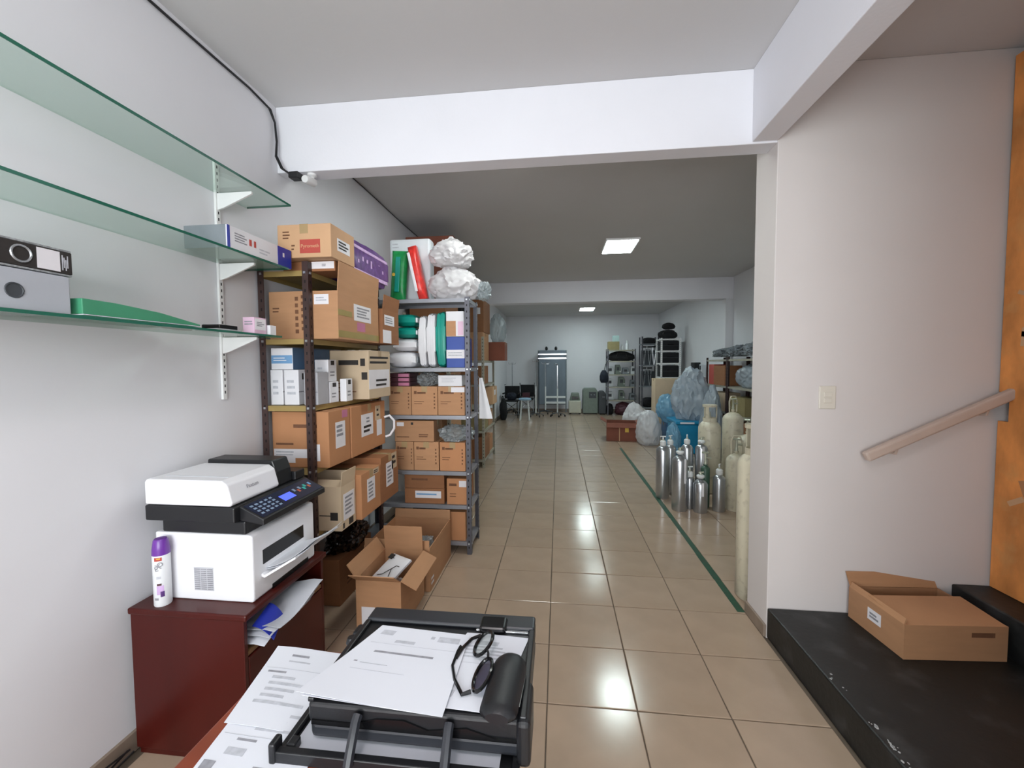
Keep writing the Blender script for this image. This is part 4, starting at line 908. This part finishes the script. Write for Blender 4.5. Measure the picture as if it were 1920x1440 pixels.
# ------------------------------------------------------------------ carton on the step
r = open_carton('half-open brown carton standing on the dark step', 1.565, 2.02, 2.045, 2.375, .171, .335, 'card', 4, flaps=[('-y', -84, .21), ('+y', 28, .075), ('-x', -20, .03)], marks=[('p', '-x', .38, .42, .62, .78, 'label_white'), ('l', '-x', .42, .5, .58, .7, 2, 'print_grey', 'printing', .6, .0013), ('l', '-y', .65, .7, .95, .85, 1, 'print_brown', 'printing', .9)])

# ------------------------------------------------------------------ gas cylinders
CYL = {}
def cylinder(label, x, y, rad, h, m, kind, rz=0, group=None):
    r = thing('gas_cylinder', label, 'gas cylinder', (x, y, 0), rz, group)
    sh = rad * 1.0
    prof = [(rad * .92, 0), (rad, .012), (rad, h - sh)] + [(rad * math.cos(a) * .8 + rad * .2 * (1 - math.sin(a)) + .0, h - sh + sh * .75 * math.sin(a)) for a in (.3, .6, .9, 1.2, 1.45)] + [(.022, h - .01), (.022, h)]
    MB().lathe(prof, (0, 0), 24).build('tank', m, r, True)
    v = MB().lathe([(.016, h), (.016, h + .03), (.012, h + .035), (.012, h + .06)], (0, 0), 12)
    if kind == 'cap':      # white shrink cap with small valve post
        v.build('valve', 'valve', r, True)
        MB().lathe([(.03, h - .02), (.036, h), (.034, h + .03), (.02, h + .042)], (0, 0), 14).build('cap', 'cap_white', r, True)
        MB().tube([(0, 0, h + .05), (0, 0, h + .09)], .008, 8).tube([(-.03, 0, h + .085), (.03, 0, h + .085)], .007, 8).build('stem', 'cap_white', r, True)
    elif kind == 'seal':   # white plastic seal and a white strip down the tank
        v.build('valve', 'valve', r, True)
        MB().lathe([(.026, h - .01), (.04, h + .005), (.04, h + .02), (.022, h + .03)], (0, 0), 14).build('cap', 'cap_white', r, True)
        MB().box(-.012, .012, -rad - .004, -rad - .001, h * .5, h - rad * .6).build('white_strip', 'label_white', r)
        MB().tube([(-.02, 0, h + .045), (.03, 0, h + .055)], .009, 8).build('outlet', 'valve', r, True)
    elif kind == 'collar':  # open steel guard collar
        v.build('valve', 'valve', r, True)
        R_ = rad * .62
        MB().lathe([(R_, h - .06), (R_, h - .01), (R_ * .92, h - .01), (R_ * .92, h - .055)], (0, 0), 20).build('collar_base', m, r, True)
        for a in (20, 140, 260):
            c, s = math.cos(math.radians(a)), math.sin(math.radians(a))
            MB().box(-.02, .02, R_ * .9, R_, h - .02, h + .12, Matrix.Rotation(math.radians(a), 4, 'Z')).build('collar_post', m, r, bevel=.002)
        MB().lathe([(R_ * .86, h + .12), (R_ * 1.04, h + .12), (R_ * 1.04, h + .145), (R_ * .86, h + .145)], (0, 0), 20).build('collar_ring', m, r, True)
    else:                   # tall valve with handwheel and side outlet
        v.build('valve', 'valve', r, True)
        MB().tube([(0, 0, h + .05), (0, 0, h + .12)], .011, 8).tube([(0, 0, h + .07), (.055, -.01, h + .07)], .011, 8).build('valve_body', 'valve', r, True)
        MB().tube([(.035 * math.cos(i * PI / 8), .035 * math.sin(i * PI / 8), h + .125) for i in range(16)], .006, 6, True).tube([(-.035, 0, h + .125), (.035, 0, h + .125)], .005, 6).tube([(0, -.035, h + .125), (0, .035, h + .125)], .005, 6).build('handwheel', 'valve', r, True)
        if kind == 'hoop': MB().tube([(-.05, 0, h - .03), (-.055, 0, h + .1), (-.03, 0, h + .16), (.03, 0, h + .16), (.055, 0, h + .1), (.05, 0, h - .03)], .008, 8).build('guard_hoop', 'cyl_cream', r, True)
G1 = 'silver gas cylinders'; G2 = 'cream gas cylinders'
for a in (('tall chipped cream gas cylinder beside the partition wall end', 1.278, 2.815, .112, 1.0, 'cyl_cream', 'collar', 0, G2),
          ('tall silver gas cylinder leftmost in the cluster', 1.19, 4.86, .074, .62, 'cyl_silver', 'cap', 0, G1),
          ('silver gas cylinder just behind the leftmost one', 1.315, 5.03, .062, .60, 'cyl_silver', 'cap', 40, G1),
          ('tall silver gas cylinder standing at the front of the cluster', 1.265, 4.46, .078, .60, 'cyl_silver', 'seal', 25, G1),
          ('thin short silver gas cylinder at the front of the cluster', 1.383, 4.515, .042, .36, 'cyl_silver', 'cap', 10, G1),
          ('short wide silver gas cylinder at the front of the cluster', 1.462, 4.42, .07, .36, 'cyl_silver', 'seal', 0, G1),
          ('short silver gas cylinder with pale label at the right of the cluster', 1.665, 4.47, .062, .40, 'cyl_silver', 'cap', 60, G1),
          ('small dark green gas cylinder between the short silver ones', 1.562, 4.58, .045, .46, 'cyl_green', 'wheel', 0, None),
          ('squat cream gas cylinder behind the chipped tall one', 1.85, 4.52, .10, .62, 'cyl_cream', 'hoop', 0, G2),
          ('left silver gas cylinder in the back row with white cap', 1.49, 4.98, .066, .62, 'cyl_silver', 'cap', 70, G1),
          ('right silver gas cylinder in the back row with white cap', 1.635, 4.93, .066, .63, 'cyl_silver', 'seal', 0, G1),
          ('large cream gas cylinder with round guard collar in the back row', 1.80, 5.16, .125, .90, 'cyl_cream', 'collar', 0, G2),
          ('cream gas cylinder with tall valve behind the collared one', 2.10, 5.25, .115, .98, 'cyl_cream', 'hoop', 20, G2),
          ('cream gas cylinder with handwheel nearest the partition wall', 2.03, 4.69, .115, .80, 'cyl_cream', 'wheel', 30, G2),
          ('cream gas cylinder with beige collar partly behind the partition wall', 1.86, 4.10, .105, .74, 'cyl_cream', 'collar', 50, G2)):
    cylinder(*a)

# ------------------------------------------------------------------ bags and boxes in the middle right
open_carton('red-brown open carton on the floor in front of the bags', .98, 1.56, 8.35, 8.85, 0, .36, 'card_red', -6, flaps=[('-x', 60, .14), ('-y', 150, .1), ('+x', 80, .1)], marks=[('p', '-y', .62, .5, .74, .75, 'yellow_print', 'pale_sticker'), ('p', '-y', .42, 0, .45, 1, 'card_pale', 'edge_tape')])
bag('crumpled white bag behind the red-brown carton', (1.66, 9.25, 0), (.27, .22, .36), 'bag_white', 21, group='plastic bags heaped by the right wall')
bag('pale bag standing right of the red-brown carton', (1.70, 8.05, 0), (.22, .22, .34), 'bag_white', 22, group='plastic bags heaped by the right wall', amp=.14)
bag('light blue plastic bag slumped on the heap', (2.12, 8.16, .42), (.24, .22, .28), 'bag_blue', 23, group='plastic bags heaped by the right wall')
bag('very large grey-blue plastic bag on top of the heap', (2.30, 7.54, .563), (.30, .26, .46), 'bag_grey', 24, group='plastic bags heaped by the right wall', amp=.2, wr=.1)
bag('grey plastic bag leaning against the brown rack', (2.44, 6.95, 0), (.16, .2, .62), 'bag_grey', 25, group='plastic bags heaped by the right wall')
bag('small blue plastic bag low behind the cylinders', (1.86, 6.95, 0), (.12, .12, .30), 'bag_blue', 26, group='plastic bags heaped by the right wall')
def tub():
    r = thing('storage_tub', 'bright blue plastic storage tub under the big grey bag', 'tub', (2.3, 7.55, 0))
    MB().prism([(-.27, 0), (.27, 0), (.31, .5), (-.31, .5)], -.3, .3, 'y').build('tub_body', 'bright_blue', r, bevel=.02)
    MB().box(-.325, .325, -.315, .315, .5, .56).build('lid', 'bright_blue', r, bevel=.015)
    pbox(r, 'label', (-.25, -.02, -.318, -.314, .515, .545), 'label_white', 0)
tub()
carton('blue carton under the light blue bag', 2.0, 2.30, 7.98, 8.32, 0, .415, 'navy_side', name='blue_carton')
carton('tall beige carton standing behind the bag heap', 2.03, 2.52, 9.0, 9.35, 0, 1.22, 'card_cream', name='beige_carton', marks=[('p', '-y', .02, 0, .12, .5, 'label_white', 'white_edge')])
rack('brown metal rack on the right wall, nearer half', 2.66, 2.99, 6.0, 6.90, [.3, .75, 1.17, 1.60], 1.64, 'rack_brown', 'rack_beige')
rack('brown metal rack on the right wall, farther half', 2.66, 2.99, 6.92, 7.84, [.3, .75, 1.17, 1.60], 1.64, 'rack_brown', 'rack_beige')
for b in (('red carton on the farther right-wall rack', 2.69, 2.95, 7.55, 7.79, 1.171, 1.52, 'label_red'), ('brown carton beside the red one on the farther right-wall rack', 2.68, 2.95, 7.05, 7.53, 1.171, 1.50, 'card_dark'), ('beige carton below the red one on the farther right-wall rack', 2.68, 2.95, 7.1, 7.6, .751, 1.05, 'card_cream'),
          ('cream carton low on the farther right-wall rack', 2.68, 2.95, 7.1, 7.7, .301, .62, 'card_pale'), ('dark brown carton low on the nearer right-wall rack', 2.68, 2.95, 6.1, 6.6, .301, .65, 'card_dark'), ('olive carton midway on the nearer right-wall rack', 2.68, 2.95, 6.3, 6.8, .751, 1.02, 'khaki')):
    carton(*b, tape=None)
bag('translucent grey bag filling the nearer right-wall rack', (2.82, 6.45, 1.171), (.13, .36, .19), 'bag_grey', 31)
for k, (y, s) in enumerate(((6.3, .10), (6.95, .09), (7.5, .07))):
    bag(('dark coil bundle at the near end', 'dark coil bundle in the middle', 'dark coil bundle at the far end')[k] + ' on top of the right-wall racks', (2.82, y, 1.645), (.12, .2, s), 'mid_grey', 33 + k, name='cable_bundle', cat='bundle', group='bundles on the right-wall racks', amp=.3, wr=.2)

# ------------------------------------------------------------------ far end of the store
def iv_pole(label, x, y, h, cane=False):
    r = thing('drip_stand', label, 'drip stand', (x, y, 0), random.uniform(0, 70), 'drip stands at the far wall')
    MB().tube([(0, 0, .1), (0, 0, h * .55)], .021, 8).build('lower_tube', 'cap_white', r, True)
    MB().tube([(0, 0, h * .55), (0, 0, h)], .015, 8).build('upper_tube', 'chrome', r, True)
    for i in range(5):
        a = 2 * PI * i / 5; c, s = math.cos(a), math.sin(a)
        MB().tube([(0, 0, .12), (.22 * c, .22 * s, .07)], .013, 6).build('leg', 'dark_grey', r, True)
        MB().lathe([(.0, 0), (.025, .008), (.03, .03), (.02, .055), (0, .06)], (.22 * c, .22 * s), 8, .6, 1).build('caster', 'gloss_black', r, True)
    if cane: MB().tube([(0, 0, h), (-.04, 0, h + .05), (-.14, 0, h + .06), (-.2, 0, h + .02)], .011, 8).build('hook', 'chrome', r, True)
    else:
        MB().tube([(-.12, 0, h + .05), (-.10, 0, h), (.10, 0, h), (.12, 0, h + .05)], .007, 6).tube([(0, -.12, h + .05), (0, -.10, h), (0, .10, h), (0, .12, h + .05)], .007, 6).build('hook', 'chrome', r, True)
iv_pole('chrome drip stand left of the grey upright bed', -.66, 12.05, 1.62)
iv_pole('chrome drip stand in front of the grey bed at its left', -.40, 12.78, 1.55)
iv_pole('chrome drip stand with curved top in front of the grey bed', -.03, 12.15, 1.50, True)
iv_pole('tall chrome drip stand among the wheelchairs', -1.45, 12.95, 1.55)
def upright_bed():
    r = thing('folded_bed', 'grey folding bed stood upright against the far wall', 'bed', (-.2, 13.25, 0))
    pbox(r, 'mattress', (-.42, .42, -.07, .05, .25, 1.98), 'screen_grey', .02)
    for z in (1.70, 1.83): MB().box(-.45, .45, -.085, -.07, z, z + .045).build('strap', 'chrome', r, bevel=.004)
    for z in (.46, .28): MB().box(-.2, .42, -.10, -.075, z, z + .07).build('side_rail', 'cap_white', r, bevel=.01)
    for x in (-.44, .44): MB().tube([(x, .02, 0), (x, .02, 1.98)], .02, 8).build('frame_tube', 'mid_grey', r, True)
    for x in (-.18, .12): MB().lathe([(.02, 1.98), (.045, 2.0), (.045, 2.06), (.02, 2.1)], (x, 0), 10).build('caster', 'gloss_black', r, True)
upright_bed()
def wheelchair(label, x, y, rz):
    r = thing('wheelchair', label, 'wheelchair', (x, y, 0), rz, 'wheelchairs at the far wall')
    for s in (-.27, .27):
        wl = MB().tube([(s, .30 * math.cos(i * PI / 12), .31 + .30 * math.sin(i * PI / 12)) for i in range(24)], .014, 6, True).build('wheel', 'gloss_black', r, True)
        sp = MB()
        for i in range(8): sp.tube([(s, 0, .31), (s, .29 * math.cos(i * PI / 4), .31 + .29 * math.sin(i * PI / 4))], .003, 4)
        sp.build('spokes', 'steel', wl)
        MB().tube([(s * .85, .25, .95), (s * .85, .2, .90), (s * .85, .2, .48), (s * .85, -.28, .48), (s * .85, -.36, .12)], .013, 6).build('side_frame', 'chrome', r, True)
        MB().tube([(s * .85, .34, .93), (s * .85, .22, .93)], .018, 6).build('handle', 'gloss_black', r, True)
        pbox(r, 'armrest', (s * .85 - .025, s * .85 + .025, -.2, .12, .68, .715), 'gloss_black', .008)
        MB().tube([(s * .8, -.32 + .08 * math.cos(i * PI / 6), .09 + .08 * math.sin(i * PI / 6)) for i in range(12)], .012, 6, True).build('front_caster', 'dark_grey', r, True)
        pbox(r, 'footrest', (s * .75 - .07, s * .75 + .07, -.46, -.34, .10, .115), 'plastic_dark', .004)
    pbox(r, 'seat', (-.22, .22, -.26, .19, .465, .50), 'black_cloth', .01); pbox(r, 'backrest', (-.22, .22, .185, .205, .52, .90), 'black_cloth', .008)
    MB().tube([(-.21, -.05, .46), (.21, -.05, .15)], .01, 6).tube([(.21, -.05, .46), (-.21, -.05, .15)], .01, 6).build('cross_brace', 'chrome', r, True)
wheelchair('black wheelchair at the far wall, closest to the beige rack', -1.36, 12.0, 0); wheelchair('black wheelchair at the far wall beside the drip stands', -.98, 12.75, 0)
bag('black cushion leaning beside the wheelchairs', (-1.52, 11.35, 0), (.1, .14, .32), 'black_cloth', 51, name='cushion', cat='cushion', amp=.08)
bag('dark navy bag on the seat of the wheelchair closest to the beige rack', (-1.36, 11.95, .505), (.15, .13, .12), 'navy_cloth', 52, name='cloth_bag', amp=.1)
carton('small maroon box on the seat of the wheelchair beside the drip stands', -1.10, -.88, 12.6, 12.85, .505, .66, 'maroon', tape=None, name='small_carton')
def stool():
    r = thing('shower_stool', 'white legged stool with pale blue seat before the wheelchairs', 'stool', (-.92, 11.3, 0))
    MB().lathe([(.16, .56), (.17, .57), (.17, .60), (.15, .615)], (0, 0), 20).build('seat', 'seat_blue', r, True)
    for i in range(4):
        a = PI / 4 + i * PI / 2; MB().tube([(.12 * math.cos(a), .12 * math.sin(a), .56), (.18 * math.cos(a), .18 * math.sin(a), 0)], .014, 8).build('leg', 'cap_white', r, True)
stool()
def concentrator():
    r = thing('oxygen_concentrator', 'cream oxygen concentrator with dark top at the far wall', 'medical machine', (.50, 12.85, 0))
    pbox(r, 'body', (-.19, .19, -.17, .17, .04, .42), 'cream_plastic', .03, 3)
    MB().prism([(-.16, .42), (.16, .42), (.12, .66), (-.10, .66)], -.14, .14, 'y').build('upper_housing', 'grey_green', r, bevel=.02)
    pbox(r, 'display', (-.10, .11, -.146, -.138, .46, .55), 'gloss_black', .004)
    for x in (-.14, .14): MB().lathe([(.0, 0), (.03, .01), (.03, .035), (.02, .041)], (x, -.1), 8).build('caster', 'gloss_black', r, True)
concentrator()
def unit(label, x, y, w_, h, m):
    r = thing('medical_cabinet', label, 'cabinet', (x, y, 0), 0, 'grey machines at the far wall')
    MB().prism([(-w_ / 2, .03), (w_ / 2, .03), (w_ / 2, h * .85), (w_ / 2 - .07, h), (-w_ / 2 + .05, h), (-w_ / 2, h * .93)], -.18, .18, 'y').build('housing', m, r, bevel=.02)
    pbox(r, 'panel', (-w_ * .1, w_ * .38, -.186, -.178, h * .62, h * .86), 'dark_grey', .004); pbox(r, 'base', (-w_ / 2 + .03, w_ / 2 - .03, -.15, .15, 0, .03), 'gloss_black', 0)
    for i in range(2): MB().lathe([(.018, 0), (.018, .012)], (0, 0), 10).build('knob', 'mid_grey', r).matrix_local = Matrix.Translation((w_ * (.05 + .2 * i), -.186, h * .75)) @ Matrix.Rotation(PI / 2, 4, 'X')
unit('grey-green medical machine at the far wall', .97, 12.95, .46, .80, 'grey_green'); unit('dark grey machine right of the grey-green one', 1.32, 12.85, .22, .72, 'dark_grey')
rack('grey rack at the far wall with a black duffel near its top', 1.45, 2.27, 12.55, 13.0, [.45, .85, 1.22, 1.62, 1.95], 1.98, 'rack_grey', 'rack_beige')
def duffel(label, x, y, z, L_, rr, m):
    r = thing('duffel_bag', label, 'bag', (x, y, z))
    b = blob((0, 0, 0), (L_ / 2, rr, rr), x * 3 + z, amp=.08, wr=.04); b.build('bag_body', m, r, True)
    MB().tube([(-.15, -rr, rr * .9), (-.12, -rr - .03, rr * 1.5), (.12, -rr - .03, rr * 1.5), (.15, -rr, rr * .9)], .008, 6).build('carry_handle', 'cable', r, True)
duffel('long black duffel on the far grey rack', 1.86, 12.76, 1.621, .80, .155, 'black_cloth')
bag('black backpack hanging on the left of the far grey rack', (1.34, 12.44, .98), (.12, .09, .2), 'navy_cloth', 41, name='backpack', amp=.1)
tag(MB().tube([(1.44, 12.545, 1.62), (1.38, 12.5, 1.5), (1.34, 12.44, 1.33)], .01, 6).build('bag_strap', 'cable', smooth=True), 'dark strap holding the hanging backpack', 'strap')
carton('khaki carton on top of the far grey rack', 1.48, 1.80, 12.6, 12.9, 1.951, 2.2, 'khaki'); carton('pale teal box on the khaki carton', 1.62, 1.8, 12.65, 12.85, 2.201, 2.38, 'pale_teal', tape=None, name='small_carton')
def bottle(label, x, y, z, h, m):
    r = thing('bottle', label, 'bottle', (x, y, z + .001)); MB().lathe([(.04, 0), (.045, .01), (.045, h * .6), (.02, h * .75), (.018, h * .8)], (0, 0), 12).build('flask', m, r, True); MB().lathe([(.022, h * .8), (.022, h), (.018, h)], (0, 0), 12).build('cap', 'cap_white', r, True)
bottle('white bottle on top of the far grey rack, taller', 2.04, 12.7, 1.951, .28, 'can_white'); bottle('white bottle on top of the far grey rack, shorter', 1.90, 12.7, 1.951, .18, 'can_white')
k = 0
for z, n in ((.451, 3), (.851, 3), (1.221, 4)):
    for i in range(n):
        x = 1.55 + i * .70 / (n - .9); y = 12.78; k += 1
        lab = ('left', 'second', 'third', 'rightmost')[i] + ' grey device on the ' + {.451: 'low', .851: 'middle', 1.221: 'upper'}[z] + ' shelf of the far grey rack'
        r = thing('small_device', lab, 'device', (x, y, z), 0, 'grey devices on the far rack')
        w_ = .085 + .018 * (k % 2); h = .20 + .045 * (k % 3)
        MB().prism([(-w_, 0), (w_, 0), (w_, h * .7), (w_ * .6, h), (-w_ * .8, h)], -.1, .1, 'y').build('housing', ('mid_grey', 'poly_white', 'grey_green')[k % 3], r, bevel=.012)
        pbox(r, 'screen', (-w_ * .5, w_ * .4, -.104, -.098, h * .4, h * .75), 'dark_grey', .002)
        MB().lathe([(.02, 0), (.02, .01)], (0, 0), 10).build('knob', 'cap_white', r).matrix_local = Matrix.Translation((w_ * .7, -.1, h * .3)) @ Matrix.Rotation(PI / 2, 4, 'X')
bag('dark maroon bundle on the floor under the far grey rack', (1.95, 12.75, 0), (.26, .18, .2), 'maroon', 44, name='cloth_bundle', cat='bundle')
bag('black bundle under the far grey rack at its left', (1.55, 12.78, 0), (.1, .16, .18), 'black_cloth', 45, name='cloth_bundle', cat='bundle')
rack('tall grey rack of crutches and walkers right of the duffel rack', 2.33, 2.80, 12.0, 12.4, [.3, .9, 1.5, 2.1], 2.3, 'rack_grey', 'mid_grey')
def crutch(label, x, y, z):
    r = thing('crutch', label, 'crutch', (x, y, z), random.uniform(-15, 15), 'crutches on the tall grey rack')
    MB().tube([(-.05, 0, .50), (-.02, 0, .12), (0, 0, .0)], .011, 6).tube([(.05, 0, .50), (.02, 0, .12), (0, 0, .0)], .011, 6).build('frame', 'steel', r, True)
    MB().tube([(-.07, 0, .51), (.07, 0, .51)], .02, 8).build('arm_pad', 'gloss_black', r, True); MB().tube([(-.04, 0, .33), (.04, 0, .33)], .014, 8).build('hand_grip', 'dark_grey', r, True)
for i, (x, z) in enumerate(((2.42, .902), (2.58, .902), (2.42, 1.502), (2.58, 1.502), (2.7, 1.502))):
    crutch(('left', 'right', 'left', 'middle', 'right')[i] + (' crutch on the middle' if z < 1 else ' crutch on the upper') + ' shelf of the tall grey rack', x, 12.15, z)
for k_, (z, l_) in enumerate(((.901, 'middle'), (1.501, 'upper'))):
    r = thing('flat_case', 'flat dark grey case behind the crutches on the ' + l_ + ' shelf', 'case', (2.565, 12.31, z), 0, 'flat cases behind the crutches')
    pbox(r, 'shell', (-.19, .19, -.045, .045, 0, .42), 'dark_grey', .015, 3); MB().tube([(-.06, 0, .42), (-.05, 0, .45), (.05, 0, .45), (.06, 0, .42)], .008, 6).build('handle', 'gloss_black', r, True); pbox(r, 'seam', (-.1905, .1905, -.002, .002, -.0, .421), 'gloss_black', 0)
for k_, (z, l_) in enumerate(((.301, 'lowest'), (2.101, 'topmost'))):
    duffel('black equipment bag on the ' + l_ + ' shelf of the tall grey rack', 2.56, 12.2, z, .40, .15 if k_ == 0 else .1, 'black_cloth')
rack('white rack of black cases against the right wall', 2.52, 3.0, 10.6, 11.15, [.25, .8, 1.2, 1.55, 1.86, 2.15], 2.17, 'white_metal', 'white_metal')
for i, (z, h) in enumerate(((.801, .34), (1.201, .29), (1.551, .26), (1.861, .24))):
    r = thing('instrument_case', ('lowest', 'second lowest', 'second highest', 'highest')[i] + ' black case on the white rack by the right wall', 'case', (2.76, 10.87, z), 0, 'black cases on the white rack')
    pbox(r, 'shell', (-.205, .205, -.24, .24, 0, h), 'black_cloth', .025, 3); MB().tube([(-.07, -.24, h * .6), (-.06, -.265, h * .62), (.06, -.265, h * .62), (.07, -.24, h * .6)], .008, 6).build('handle', 'gloss_black', r, True); pbox(r, 'seam', (-.2055, .2055, -.2405, .2405, h * .5, h * .52), 'dark_grey', .0)
duffel('black bag slumped on top of the white rack', 2.74, 10.87, 2.151, .46, .13, 'black_cloth')
bag('black bundle at the very top of the white rack pile', (2.76, 10.87, 2.40), (.15, .13, .09), 'black_cloth', 47, name='cloth_bundle', cat='bundle', amp=.15)
r = thing('wall_speaker', 'tall black loudspeaker on the right wall', 'speaker', (3.08, 9.75, 1.2)); pbox(r, 'cabinet', (-.07, .069, -.12, .12, 0, .36), 'plastic_black', .01)
MB().lathe([(.07, 0), (.05, .012), (0, .004)], (0, 0), 16).build('cone', 'dark_grey', r, True).matrix_local = Matrix.Translation((-.071, 0, .12)) @ Matrix.Rotation(-PI / 2, 4, 'Y')
MB().lathe([(.03, 0), (.02, .008), (0, .004)], (0, 0), 16).build('tweeter', 'dark_grey', r, True).matrix_local = Matrix.Translation((-.071, 0, .28)) @ Matrix.Rotation(-PI / 2, 4, 'Y')
r = thing('wall_dispenser', 'small white wall dispenser beside the black loudspeaker', 'dispenser', (3.10, 9.35, 1.22)); pbox(r, 'housing', (-.05, .049, -.07, .07, .0, .30), 'poly_white', .012); pbox(r, 'window', (-.053, -.049, -.045, .045, .18, .27), 'dark_grey', .003)
